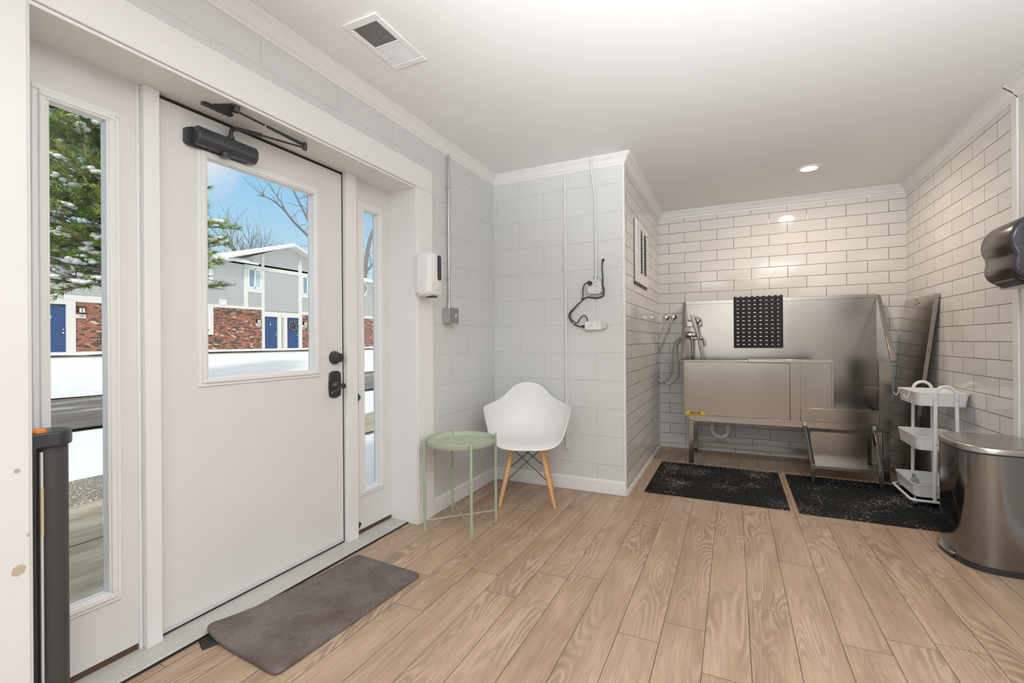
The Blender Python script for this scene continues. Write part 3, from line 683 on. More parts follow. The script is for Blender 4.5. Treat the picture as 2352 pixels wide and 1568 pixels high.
for sx in (-1, 1):
    for sy in (-1, 1):
        f_ = Vector((sx*.187, sy*.20, 0)); tp = Vector((sx*.098, sy*.115, .392))
        mb = MB(); mb.tube([f_+Vector((0,0,.001)), f_.lerp(tp, .03), f_.lerp(tp, .5), f_.lerp(tp, .97)], [.0095,.0115,.0165,.0175], 14); part('leg', mb, beech, ch)
mb = MB()
def lp(sx, sy, t): return Vector((sx*.187, sy*.20, 0)).lerp(Vector((sx*.098, sy*.115, .392)), t)
for (a, b) in (((-1,1),(1,1)), ((1,1),(-1,1)), ((-1,-1),(1,-1)), ((1,-1),(-1,-1)), ((-1,-1),(-1,1)), ((-1,1),(-1,-1)), ((1,-1),(1,1)), ((1,1),(1,-1))):
    p = lp(*a, .42); q = lp(*b, .98); mb.tube([p, q], .0033, 8); mb.ball(p, .007, 8)
part('wire_brace', mb, black_metal, ch)
mb = MB()
for sx in (-1, 1): mb.bar((sx*.098,-.115,.394), (sx*.098,.115,.394), .014, .008)
for sy in (-1, 1): mb.bar((-.098,sy*.115,.394), (.098,sy*.115,.394), .014, .008)
part('seat_mount', mb, black_metal, ch)
ch.location = (-1.329, 3.030, 0); ch.rotation_euler = (0, 0, math.atan2(-.927, .375)-pi/2)

# ------------------------------------------------------------------ rubber mats in the alcove
def ring_mat(label, x0, x1, y0, y1, skew, seed):
    def pt(x, y): return (x+skew*(y-y0), y)
    mb = MB(); h = .010
    nx, ny = 26, 26; dx = (x1-x0)/nx; dy = (y1-y0)/ny
    a, b, c, d = pt(x0,y0), pt(x1,y0), pt(x1,y1), pt(x0,y1)
    mb.hexa([(*a,.0005),(*b,.0005),(*c,.0005),(*d,.0005)], [(*a,.006),(*b,.006),(*c,.006),(*d,.006)])
    for i in range(nx):
        for j in range(ny):
            cx, cy = x0+(i+.5)*dx, y0+(j+.5)*dy; o_ = .25*dx if j % 2 else -.25*dx
            w, v = dx*.30, dy*.26; q = [pt(cx+o_-w, cy-v), pt(cx+o_+w, cy-v), pt(cx+o_+w, cy+v), pt(cx+o_-w, cy+v)]
            ww, vv = w*.7, v*.7; q2 = [pt(cx+o_-ww, cy-vv), pt(cx+o_+ww, cy-vv), pt(cx+o_+ww, cy+vv), pt(cx+o_-ww, cy+vv)]
            mb.hexa([(*p,.006) for p in q], [(*p,.0125) for p in q2])
    for k in range(nx+1): 
        p, q = pt(x0+k*dx, y0), pt(x0+k*dx, y1)
        mb.bar((p[0],p[1],.0065), (q[0],q[1],.0065), .004, .004)
    mb.hexa([(*pt(x0,y0-.006),.0005),(*pt(x1,y0-.006),.0005),(*pt(x1,y0),.0005),(*pt(x0,y0),.0005)], [(*pt(x0,y0-.004),.008),(*pt(x1,y0-.004),.008),(*pt(x1,y0),.011),(*pt(x0,y0),.011)])
    solo('rubber_floor_mat', mb, mat_rubber, label, 'mat', 'black rubber mats in front of the wash tub', loc=((x0+x1)/2, (y0+y1)/2, 0))
ring_mat('black studded rubber mat speckled with white fluff beside the tiled side wall', -.597, .330, 3.520, 4.455, .002, 1)
ring_mat('black studded rubber mat under the tub step and the white cart', .382, 1.312, 3.492, 4.445, .003, 2)

# ------------------------------------------------------------------ steel wash tub
X0, X1, YF, YR, ZB, ZR = -.402, 1.100, 4.485, 5.060, .447, .945
t_ = thing('wash_tub', 'large stainless steel dog grooming wash tub with open front door in the tiled alcove', 'wash tub', (.35, 4.78, 0))
T = .012
# back splash and inner back
mb = MB(); mb.box(-.432, 1.143, YR, YR+.008, ZB+.05, 1.488); part('back_panel', mb, steel, t_)
mb = MB(); mb.box(-.436, 1.147, YR-.004, YR+.030, 1.497, 1.518); mb.box(-.436, 1.147, YR-.004, YR+.004, 1.486, 1.5); part('top_flange', mb, steel_h, t_, bevel=.002)
# side panels: sloping shields above, basin sides below
for s, xa, xb in ((-1, -.432, X0), (1, 1.143, X1)):
    mb = MB()
    mb.hexa([(xa if False else xb, YF, ZR-.004), (xb+s*.003, YF, ZR-.004), (xa+s*.003, YR+.006, ZR-.004), (xa, YR+.006, ZR-.004)], [(xb, YF+.004, ZR), (xb+s*.003, YF+.004, ZR), (xa+s*.003, YR+.006, 1.497), (xa, YR+.006, 1.497)])
    part('side_shield', mb, steel, t_)
    mb = MB(); p0 = Vector((xb+s*.012, YF-.030, ZR+.006)); p1 = Vector((xa+s*.014, YR+.004, 1.507)); mb.bar(p0, p1, .030, .012, (s*.05, -.55, .6)); part('shield_flange', mb, steel_h, t_, bevel=.002)
    mb = MB(); mb.hexa([(xb, YF, ZB), (xb+s*.004, YF, ZB), (xa+s*.004, YR+.006, ZB), (xa, YR+.006, ZB)], [(xb, YF, ZR), (xb+s*.004, YF, ZR), (xa+s*.004, YR+.006, ZR), (xa, YR+.006, ZR)]); part('basin_side', mb, steel, t_)
mb = MB(); mb.box(X0, X1, YF+.01, YR, ZB+.045, ZB+.052); part('basin_floor', mb, steel_h, t_)
# front
mb = MB(); mb.box(X0, .428, YF, YF+T, ZB, .925); part('front_panel', mb, steel, t_, bevel=.002)
mb = MB(); mb.box(X0-.004, .118, YF-.004, YF+.02, ZR-.014, ZR); mb.box(X0, .118, YF-.002, YF+T, .923, ZR-.012); part('front_rim', mb, steel_h, t_, bevel=.003)
mb = MB(); mb.box(.117, .731, YF-.012, YF+.016, .928, .957); part('door_rail', mb, steel_h, t_, bevel=.002)
mb = MB(); mb.box(.428, .503, YF-.006, YF+T, ZB, .930); part('door_post', mb, steel, t_, bevel=.002)
mb = MB(); mb.box(.500, .722, YF+.002, YF+.008, .555, .930); mb.box(.718, .731, YF-.004, YF+.010, .555, .930); part('sliding_door', mb, steel, t_, bevel=.001)
mb = MB(); mb.box(.503, 1.026, YF-.006, YF+T, ZB, .557); part('door_sill', mb, steel, t_, bevel=.002)
mb = MB(); mb.box(1.026, 1.101, YF-.006, YF+T, ZB, .945); mb.box(1.024, 1.104, YF-.010, YF+.014, .938, .947); part('right_post', mb, steel, t_, bevel=.002)
mb = MB(); mb.box(.735, .745, YF+.004, YF+.009, .553, .56); part('door_stop', mb, steel, t_)
mb = MB(); mb.tube([(X1-.004,YF+.10,.72),(X1-.075,YF+.44,.71)], .004, 6); part('tether_bar', mb, galv, t_)
# frame with legs
mb = MB(); mb.box(-.366, 1.092, YF+.004, YF+.044, .392, .446); mb.box(-.366, -.326, YF+.04, YR, .40, .446); mb.box(1.052, 1.092, YF+.04, YR, .40, .446); mb.box(-.366, 1.092, YR-.04, YR, .40, .446); part('base_frame', mb, steel_h, t_, bevel=.002)
mb = MB(); mb.box(X0-.002, X1+.012, YF-.012, YF+.01, ZB-.012, ZB); part('base_lip', mb, steel_h, t_, bevel=.001)
for x in (-.366, 1.052):
    for y in (YF+.004, YR-.042):
        mb = MB(); mb.box(x, x+.040, y, y+.040, .0135 if (y < 4.8) else .001, .402); lg = part('leg', mb, steel, t_, bevel=.003)
        mb = MB(); mb.box(x-.001, x+.041, y-.001, y+.041, .013 if (y < 4.8) else 0, .035); part('foot', mb, black_plastic, lg)
mb = MB(); mb.box(-.35, 1.08, YR-.036, YR-.006, .060, .105); part('lower_rail', mb, steel_h, t_, bevel=.002)
mb = MB(); mb.box(-.391, -.230, YF-.0022, YF-.0008, .447+.002, .480); part('brand_sticker', mb, yellow, t_, 'yellow sticker reading VEVOR')
part('brand_lettering', text_mb('VEVOR', .028, lambda x, y, z: (-.312+x*1.12, YF-.0027, .4645+y), .0011, 1.0), ink, t_)
# drain trap
mb = MB(); q = [(-.185,4.90,.447),(-.185,4.90,.33)]+[(-.115-.07*cos(a), 4.90, .25-.06*sin(a)) for a in [i*pi/8 for i in range(9)]]+[(-.045,4.90,.30),(-.02,4.91,.33),(.02,4.95,.34),(.03,5.06,.34)]
mb.tube(q, .021, 14); mb.tube([(-.185,4.90,.275),(-.185,4.90,.30)], .028, 14); mb.tube([(-.045,4.90,.275),(-.045,4.90,.305)], .028, 14); mb.tube([(.02,4.95,.34),(.03,5.0,.34)], .027, 14); part('drain_trap', mb, pvc, t_, 'white plastic drain trap')

# step hung on the tub front
t_ = thing('tub_step', 'perforated stainless step with side rails hooked under the front of the wash tub', 'step', (.76, 4.3, .0))
SX0, SX1, SYF, SYR, SZ = .553, .978, 4.226, 4.415, .150
mb = MB(); mb.box(SX0+.008, SX1-.008, SYF, SYR, SZ-.004, SZ); mb.box(SX0+.008, SX1-.008, SYF-.001, SYF+.004, SZ-.022, SZ)
def perf(t, b):
    x, y, z = t.sep(t.pos())[:3]
    v = t.math('DIVIDE', t.math('SUBTRACT', y, 4.0), .029); row = t.math('FLOOR', v)
    u = t.math('ADD', t.math('DIVIDE', x, .029), t.math('MULTIPLY', t.math('FLOORED_MODULO', row, 2.0), .5))
    du = t.math('SUBTRACT', t.math('FRACT', u), .5); dv = t.math('SUBTRACT', t.math('FRACT', v), .5)
    d = t.math('SQRT', t.math('ADD', t.math('MULTIPLY', du, du), t.math('MULTIPLY', dv, dv)))
    m = t.math('MULTIPLY', t.math('LESS_THAN', d, .15), t.math('MULTIPLY', t.math('GREATER_THAN', z, .149), t.math('MULTIPLY', t.math('GREATER_THAN', x, .585), t.math('LESS_THAN', x, .95))))
    t.set(b.inputs['Base Color'], t.mix(m, (.44,.415,.385), (.80,.78,.75))); t.set(b.inputs['Metallic'], t.math('SUBTRACT', 1.0, m))
part('tread', mb, M('perforated_steel', rough=.26, build=perf), t_)
mb = MB(); mb.box(SX0+.010, SX1-.045, SYR-.004, SYR, SZ-.004, .380); part('riser', mb, steel, t_)
for x in (SX0, SX1):
    mb = MB(); mb.bar((x, SYF+.010, SZ+.004), (x-.02 if x < .7 else x+.012, YF-.012, .405), .022, .030, (0, 1, .9)); part('side_rail', mb, M('rail_dark', (.20,.19,.18), .35, .9) if x < .7 else steel, t_, bevel=.002)
    mb = MB(); mb.box(x-.012, x+.012, SYF-.002, SYF+.024, .0135, SZ+.010); part('leg', mb, steel, t_, bevel=.003)
    mb = MB(); xx = x-.036 if x < .7 else x+.002; mb.box(xx, xx+.022, YF-.020, YF-.014, .368, .440); part('hook_bracket', mb, galv, t_, bevel=.002)

# hanging grid mat
mb = MB(); gx0, gx1, gz0, gz1, gyb = .010, .427, 1.046, 1.540, YR-.022
for i in range(9):
    x = gx0+.012+i*(gx1-gx0-.024)/8; mb.box(x-.013, x+.013, gyb-.006, gyb+.006, gz0, gz1)
for j in range(13):
    z = gz0+.012+j*(gz1-.020-gz0-.012)/12; mb.box(gx0, gx1, gyb-.014, gyb-.002, z-.0145, z+.0145)
for i in range(9):
    x = gx0+.012+i*(gx1-gx0-.024)/8; mb.box(x-.010, x+.010, gyb-.006, YR+.036, gz1-.004, gz1+.004); mb.box(x-.010, x+.010, YR+.031, YR+.037, 1.44, gz1)
solo('drain_mat', mb, rubber, 'black woven grid rubber mat draped over the back of the wash tub', 'mat', loc=((gx0+gx1)/2, gyb, gz0), bevel=.002)

# mixer tap, sprayer
t_ = thing('mixer_tap', 'chrome mixer taps with hand sprayer holder at the left end inside the tub', 'tap', (-.36, 4.93, 1.15))
fy = 4.93
mb = MB(); mb.box(-.418, -.285, fy-.02, fy+.02, 1.262, 1.270); mb.box(-.418, -.300, fy+.015, fy+.022, 1.262, 1.31); mb.box(-.296, -.285, fy-.02, fy+.02, 1.262, 1.305); part('holder_bracket', mb, steel_h, t_)
mb = MB(); mb.lathe([(.012,0),(.020,.004),(.034,.02),(.037,.03),(.030,.045),(.005,.05)], (-.345, fy, 1.305), 'X', 20); mb.ball((-.312,fy,1.318), .036, 14, (.8,1,1)); mb.tube([(-.40,fy,1.318),(-.35,fy,1.318)], .008, 8); part('upper_knob', mb, chrome, t_)
mb = MB(); mb.lathe([(.030,0),(.034,.01),(.034,.05),(.028,.060),(.004,.062)], (-.417, fy, 1.175), 'X', 20); mb.ball((-.352,fy,1.172), .031, 14); part('mixer_body', mb, chrome, t_)
mb = MB(); mb.tube([(-.395,fy,1.148),(-.33,fy,1.140),(-.29,fy,1.142)], .013, 10); mb.ball((-.288,fy,1.142), .018, 10); mb.tube([(-.37,fy,1.14),(-.365,fy,1.11),(-.364,fy,1.0),(-.364,fy,.80)], [.016,.012,.009,.009], 10); part('valve_body', mb, chrome, t_)
mb = MB(); mb.tube(smooth_path([(-.285,fy,1.140),(-.268,fy-.02,1.125),(-.257,fy-.03,1.09),(-.255,fy-.03,1.06)], 5), .006, 8); part('lever_handle', mb, M('dark_chrome', (.25,.24,.23), .2, 1.0), t_)
t_ = thing('hand_sprayer', 'chrome hand sprayer wand hanging slanted in the tub with its metal hose', 'shower head', (-.32, 4.88, 1.2))
fy2 = 4.86
mb = MB(); mb.tube([(-.368,fy2,1.375),(-.352,fy2,1.33),(-.335,fy2,1.27),(-.318,fy2,1.205),(-.312,fy2,1.185)], [.013,.019,.019,.015,.010], 12); part('handle', mb, grey_pl2, t_)
mb = MB(); mb.tube([(-.314,fy2,1.19),(-.306,fy2,1.155)], .011, 10); mb.tube(smooth_path([(-.308,fy2,1.16),(-.300,fy2,1.10),(-.285,fy2,1.02),(-.270,fy2,.95),(-.262,fy2,.85),(-.25,fy2+.02,.70),(-.20,fy2+.05,.55)], 5), .0075, 8); part('hose', mb, hose_m, t_)

# wall supply valves and hoses
for i, x in enumerate((-.633, -.560)):
    t_ = thing('water_valve', ('left' if i == 0 else 'right')+' of two chrome wall outlets with looped hose beside the tub', 'valve', (x, YA, 1.366), 'chrome water outlets left of the tub')
    mb = MB(); mb.lathe([(.034,-.003),(.034,-.010),(.024,-.018),(.015,-.021),(.013,-.055),(.001,-.056)], (x, YA, 1.367), 'Y', 24); part('escutcheon', mb, chrome, t_)
    if i == 0: pts = [(-.632,YA-.05,1.362),(-.645,YA-.058,1.32),(-.705,YA-.062,1.15),(-.752,YA-.066,1.03),(-.765,YA-.068,.90),(-.735,YA-.07,.77),(-.672,YA-.07,.69),(-.600,YA-.07,.74),(-.570,YA-.07,.85),(-.570,YA-.07,1.0),(-.545,YA-.07,1.10),(-.49,YA-.075,1.155),(-.444,YA-.085,1.168)]
    else: pts = [(-.560,YA-.05,1.362),(-.578,YA-.058,1.31),(-.645,YA-.054,1.14),(-.710,YA-.05,.98),(-.735,YA-.048,.88),(-.712,YA-.046,.77),(-.62,YA-.046,.672),(-.545,YA-.046,.71),(-.510,YA-.046,.80),(-.520,YA-.05,.95),(-.53,YA-.052,1.05),(-.49,YA-.056,1.135),(-.444,YA-.065,1.152)]
    mb = MB(); mb.tube(smooth_path(pts, 6), .0068, 10); part('hose', mb, hose_m, t_)

# leaning steel panel
t_ = thing('steel_panel', 'tall stainless steel ramp panel leaning upright in the right corner of the alcove', 'metal panel', (1.25, 4.8, 0))
a, b, c, d = Vector((1.206,4.545,.002)), Vector((1.206,5.085,.002)), Vector((1.345,5.062,1.451)), Vector((1.345,4.405,1.451))
nrm = Vector((.024,0,0))
mb = MB(); mb.hexa([a, a+nrm*.4, b+nrm*.4, b], [d, d+nrm*.4, c+nrm*.4, c]); part('sheet', mb, panel_steel, t_)
mb = MB(); e = Vector((0,.030,0)); mb.hexa([a-e*.1-nrm*.1, a-e*.1+nrm, a+e*.9+nrm, a+e*.9-nrm*.1], [d-e*.1-nrm*.1, d-e*.1+nrm, d+e*.9+nrm, d+e*.9-nrm*.1]); part('side_channel', mb, steel, t_, bevel=.002)
for y, z in ((4.78,1.43),(4.73,1.405),(4.80,1.40)):
    mb = MB(); mb.lathe([(.006,-.001),(.006,.0008)], (1.345-(1.451-z)*.0959-.0015, y, z), 'X', 10); part('bolt_hole', mb, black_metal, t_)

# ------------------------------------------------------------------ utility cart
t_ = thing('utility_cart', 'white three tier metal rolling cart beside the trash can', 'cart', (1.21, 4.1, 0))
def tray(x0, x1, y0, y1, z0, z1, name):
    mb = MB(); r = .035; tp = .010
    o1 = [(p, q, z1) for p, q in rrect(x0, x1, y0, y1, r, 6)]; o0 = [(p, q, z0) for p, q in rrect(x0+tp, x1-tp, y0+tp, y1-tp, r, 6)]
    oo = [(p, q, z1) for p, q in rrect(x0-.004, x1+.004, y0-.004, y1+.004, r, 6)]; o2 = [(p, q, z1-.006) for p, q in rrect(x0-.004, x1+.004, y0-.004, y1+.004, r, 6)]
    ob_ = [(p, q, z1-.006) for p, q in rrect(x0, x1, y0, y1, r, 6)]
    i1 = [(p, q, z1) for p, q in rrect(x0+.003, x1-.003, y0+.003, y1-.003, r, 6)]; i0 = [(p, q, z0+.003) for p, q in rrect(x0+tp+.003, x1-tp-.003, y0+tp+.003, y1-tp-.003, r, 6)]
    mb.rings([o0, ob_, o2, oo, i1, i0]); return part(name, mb, white_metal, t_, angle=40)
tr1 = tray(1.092, 1.362, 3.905, 4.300, .680, .767, 'tray'); tr2 = tray(1.088, 1.362, 3.905, 4.300, .388, .478, 'tray'); tr3 = tray(1.072, 1.362, 3.905, 4.300, .078, .164, 'tray')
for y in (3.896, 4.309):
    arc = [(1.2375-.052*cos(a), y, .758+.052*sin(a)) for a in [i*pi/10 for i in range(11)]]
    mb = MB(); mb.tube([(1.178,y,.058),(1.1855,y,.74)]+arc+[(1.2895,y,.74),(1.297,y,.058)], .0105, 12); hd = part('handle_frame', mb, white_metal, t_)
    for z in (.722, .432, .118):
        for x in (1.184, 1.291): mb = MB(); mb.lathe([(.005,0),(.004,-.003)], (x, y-.0095, z), 'Y', 10); part('bolt', mb, galv, hd)
mb = MB(); rr = rrect(1.060, 1.364, 3.896, 4.312, .035, 6); mb.tube([(p, q, .057) for p, q in rr], .009, 10, closed=True); part('base_ring', mb, white_metal, t_)
for x, y in ((1.084, 3.92), (1.084, 4.29), (1.340, 3.92), (1.340, 4.29)):
    mb = MB(); mb.box(x-.012, x+.012, y-.016, y+.012, .030, .052); mb.lathe([(.006,.05),(.006,.075)], (x, y, 0), 'Z', 10); cs = part('caster', mb, galv, t_, bevel=.003)
    mb = MB(); mb.lathe([(.010,-.009),(.0155,-.008),(.0155,.008),(.010,.009)], (x, y+.008, .0285), 'X', 20); part('wheel', mb, black_plastic, cs)
for y in (4.25, 4.03):
    mb = MB(); mb.tube(smooth_path([(1.094,y,.768),(1.086,y,.765),(1.085,y,.74),(1.078,y,.718),(1.064,y,.718),(1.058,y,.735)], 5), .0028, 8); part('hook', mb, white_plastic, tr1)
for z, tr in ((.682, tr1), (.39, tr2), (.08, tr3)):
    for x in (1.17, 1.26): mb = MB(); mb.lathe([(.008,.004),(.008,.0055)], (x, 4.25, z), 'Z', 12); part('bolt', mb, galv, tr)
t_ = thing('spray_bottle', 'small grey plastic bottle top lying in the bottom tray of the cart', 'bottle', (1.16, 4.16, .082))
mb = MB(); mb.tube([(1.135,4.12,.108),(1.150,4.17,.118),(1.158,4.20,.125)], [.026,.026,.018], 14); part('body', mb, grey_plastic, t_)
mb = MB(); mb.tube([(1.158,4.20,.125),(1.164,4.225,.130)], .011, 12); mb.box(1.150,1.166,4.205,4.225,.13,.155); part('cap', mb, M('cap_blue_grey', (.22,.25,.29), .3), t_)

# ------------------------------------------------------------------ trash can
t_ = thing('trash_can', 'large stainless steel step pedal trash can standing against the right wall', 'trash can', (1.19, 3.18, 0))
def can_outline(off=0, n=40):
    out = []
    for i in range(n+1):
        a = -pi/2+pi*i/n
        sx = abs(cos(a))**.62; sy = math.copysign(abs(sin(a))**.62, sin(a))
        out.append((1.215-(.206+off)*sx, 3.182+(.226+off)*sy))
    out.append((1.360+off*.5, 3.182+.226+off)); out.append((1.360+off*.5, 3.182-.226-off)); return out
def can_ring(z, off=0): return [(x, y, z) for x, y in can_outline(off)]
mb = MB(); mb.rings([can_ring(.030), can_ring(.562)]); part('body', mb, dark_steel, t_, angle=50)
mb = MB(); mb.rings([can_ring(0, .002), can_ring(.030, .002)]); part('base', mb, black_plastic, t_)
mb = MB(); mb.rings([can_ring(.562, -.003), can_ring(.570, -.003)]); part('rim_gasket', mb, black_plastic, t_)
mb = MB(); mb.rings([can_ring(.570, .003), can_ring(.592, .003), can_ring(.598, -.002), can_ring(.600, -.02), can_ring(.6015, -.09)]); part('lid', mb, lid_steel, t_, angle=45)
ped = [(1.040,3.300)]+[(1.034-.050*cos(a)**.6, 3.192+.108*sin(a)) for a in [radians(80-16*i) for i in range(11)]]+[(1.040,3.084)]
mb = MB(); mb.prism(ped, 'Z', .022, .034); part('pedal', mb, lid_steel, t_, bevel=.003)
mb = MB(); mb.box(1.0, 1.03, 3.10, 3.28, .001, .022); part('pedal_foot', mb, black_plastic, t_, bevel=.004)

# paper towel dispenser
t_ = thing('paper_towel_dispenser', 'smoky dark paper towel dispenser on the right wall above the trash can', 'dispenser', (XR, 3.14, 1.39))
sil = [(1.371,1.712),(1.330,1.716),(1.285,1.710),(1.240,1.690),(1.208,1.655),(1.193,1.615),(1.191,1.580),(1.199,1.548),(1.208,1.525),(1.208,1.500),(1.203,1.470),(1.206,1.445),(1.222,1.418),(1.245,1.400),(1.268,1.387),(1.30,1.385),(1.371,1.400)]
sp = smooth_path([(x, z, 0) for x, z in sil], 4); Y0_, Y1_ = 3.005, 3.312
def dring(y, ins): return [(1.371-(1.371-p.x)*(1-ins), y, 1.55+(p.y-1.55)*(1-ins*.7)) for p in sp]
mb = MB(); mb.rings([dring(Y1_, .10), dring(Y1_-.008, .03), dring(Y1_-.022, 0), dring(Y0_+.022, 0), dring(Y0_+.010, .02)]); cv = part('front_cover', mb, towel_steel, t_, angle=60)
mb = MB(); mb.rings([dring(Y0_+.010, .02), dring(Y0_+.003, .05), dring(Y0_, .10)]); part('side_cover', mb, M('smoked_side', (.05,.05,.066), .14, .2), t_, angle=60)
mb = MB(); mb.ball((1.30, Y0_+.003, 1.50), .045, 18, (1,.12,1)); part('side_boss', mb, black_plastic, t_)
mb = MB(); mb.hexa([(1.225,3.06,1.398),(1.26,3.06,1.376),(1.26,3.25,1.376),(1.225,3.25,1.398)], [(1.232,3.06,1.424),(1.27,3.06,1.40),(1.27,3.25,1.40),(1.232,3.25,1.424)]); part('towel_slot', mb, black_plastic, t_, bevel=.003)
mb = MB(); mb.box(1.262, 1.366, 3.03, 3.30, 1.374, 1.390); part('bottom_tray', mb, M('pale_tray', (.55,.56,.56), .35), t_, bevel=.004)
mb = MB(); mb.box(1.2025, 1.205, 3.225, 3.262, 1.470, 1.474); part('logo', mb, M('logo_silver', (.6,.55,.5), .3, .8), cv)

# ------------------------------------------------------------------ outdoors
def gz(x):      # ground height along -X
    P = [(-2.0,-.06),(-5.2,-.10),(-5.6,-.06),(-8.4,-.12),(-8.9,-.16),(-12.2,-.05),(-12.8,.02),(-23.5,.58),(-24.2,.70),(-26,.74),(-45,.9)]
    for (a, za), (b, zb) in zip(P, P[1:]):
        if a >= x >= b: return za+(zb-za)*(a-x)/(a-b)
    return P[-1][1] if x < -45 else P[0][1]
def strip(xs, y0, y1, ny, dz=0, amp=0, edge=0):
    rg = random.Random(11); rows = []
    for i, x in enumerate(xs):
        r = []
        for j in range(ny+1):
            y = y0+(y1-y0)*j/ny; e = (rg.random()-.5)*2*edge if i in (0, len(xs)-1) else 0
            r.append((x+e, y, gz(x)+dz+(rg.random()-.5)*amp))
        rows.append(r)
    return MB().grid(rows)
def lin(a, b, n): return [a+(b-a)*i/n for i in range(n+1)]
st('ground_snow', strip(lin(-2.1, -8.6, 14), -25, 60, 170, .0, .012), snow_m)
st('ground_far', strip(lin(-8.3, -60, 50), -40, 90, 130, -.05, .02), snow_m)
st('walkway', strip(lin(-2.08, -4.30, 4), .2, 1.95, 4, .045), conc_m)
st('sidewalk', strip(lin(-4.30, -5.15, 3), -25, 3.2, 20, .042, 0, .03), gravel_m)
st('sidewalk_far', strip(lin(-4.35, -5.45, 3), 3.2, 60, 40, .040, 0, .03), conc_m)
st('road', strip(lin(-8.5, -12.35, 8), -40, 90, 200, .05, 0, .10), road_m)
st('far_lawn', strip(lin(-12.4, -23.0, 20), -40, 90, 130, .06, .02, .05), snow_m)
st('far_walk', strip(lin(-23.0, -23.7, 2), -40, 90, 200, .05, 0, .06), gravel_m)
st('far_snow_ledge', strip(lin(-23.65, -25.2, 3), -40, 90, 200, .10, .03, .06), snow_m)

FX = -25.0
t_ = thing('apartment_building', 'two storey brick and grey siding apartment row across the snowy road', 'building', (FX, 16, .75))
def fb(mb, y0, y1, z0, z1, d=0.0, th=.1): return mb.box(FX-th, FX+d, y0, y1, z0, z1)
mb = MB()
for y0, y1, z1 in ((9.70,15.05,2.93),(15.05,18.26,3.08),(21.06,28.02,2.95),(2.0,8.2,2.93)): fb(mb, y0, y1, .55, z1, .02)
bw = part('brick_wall', mb, brick_m, t_)
mb = MB(); fb(mb, 2, 28.2, 3.05, 5.75, 0, .3); fb(mb, 19.5, 19.75, .6, 2.8, 0, .2)
mb.prism([(16.3,5.6),(24.0,5.6),(20.05,7.10)], 'X', FX-.3, FX)
part('siding_wall', mb, siding, t_)
mb = MB(); bi = 0
for y0, y1, z0, z1 in ((2,9.5,2.93,3.20),(9.5,15.1,2.93,3.2),(15.05,18.42,3.08,3.24),(17.16,17.40,3.2,5.4),(18.25,18.43,.7,6.35),(18.35,21.06,2.72,3.02),(20.82,21.06,.7,6.45),(17.2,28,5.42,5.63),(21.06,28.1,2.94,3.14),(17.36,18.3,4.08,4.32),(21.0,21.9,4.06,4.28),(14.2,15.42,4.05,4.22),(14.2,15.42,5.30,5.5),(15.28,15.42,4.1,5.5),(9.4,9.70,.65,3.0),(8.2,8.5,.65,3.0),(8.2,9.7,2.80,3.0),(15.2,15.42,1.62,3.1),(14.0,15.42,1.60,1.80),(14.0,15.42,2.85,3.1),(27.75,28.2,2.9,5.6),(19.30,19.52,.7,2.8),(19.72,19.94,.7,2.8),(15.75,16.15,3.22,3.52)):
    bi += 1; fb(mb, y0, y1, z0, z1, .04+bi*.0012)
part('trim_board', mb, ext_trim, t_)
def win(y0, y1, z0, z1):
    mb = MB(); mb.frame('X', FX+.02, FX+.075, y0, y1, z0, z1, y0+.06, y1-.06, z0+.06, z1-.06); mb.box(FX+.02, FX+.075, (y0+y1)/2-.03, (y0+y1)/2+.03, z0, z1); f = part('window', mb, ext_win, t_)
    mb = MB(); mb.box(FX+.02, FX+.03, y0+.04, (y0+y1)/2, z0+.04, z1-.04); part('pane', mb, ext_glass, f)
    mb = MB(); mb.box(FX+.02, FX+.03, (y0+y1)/2, y1-.04, z0+.04, z1-.04); part('pane', mb, ext_blind, f)
win(17.40, 18.22, 4.32, 5.43); win(21.08, 21.92, 4.28, 5.42); win(14.35, 15.30, 4.22, 5.32); win(14.3, 15.24, 1.9, 2.85); win(23.6, 24.6, 4.28, 5.4); win(5.2, 6.4, 1.5, 2.6); win(5.2, 6.4, 4.2, 5.4)
def blue(y0, y1, knob):
    mb = MB(); mb.box(FX-.1, FX-.03, y0, y1, .80, 2.74); d_ = part('entry_door', mb, blue_door, t_)
    mb = MB(); w = (y1-y0)
    for a, b in ((.13,.45),(.56,.88)):
        for z0, z1 in ((.95,1.55),(1.70,2.25),(2.35,2.62)): mb.frame('X', FX-.031, FX-.024, y0+a*w, y0+b*w, z0, z1, y0+a*w+.035, y0+b*w-.035, z0+.035, z1-.035)
    part('panel_moulding', mb, blue_door, d_)
    mb = MB(); mb.ball((FX+.0, y1-.09, 1.62), .045, 8); mb.ball((FX+.0, y1-.09, 1.76), .035, 8); mb.ball((FX-.01, (y0+y1)/2-.03, 2.25), .055, 8, (.4,.7,1.3)); part('door_hardware', mb, chrome, d_)
blue(8.50, 9.40, 1); blue(18.43, 19.30, 1); blue(19.94, 20.82, 1)
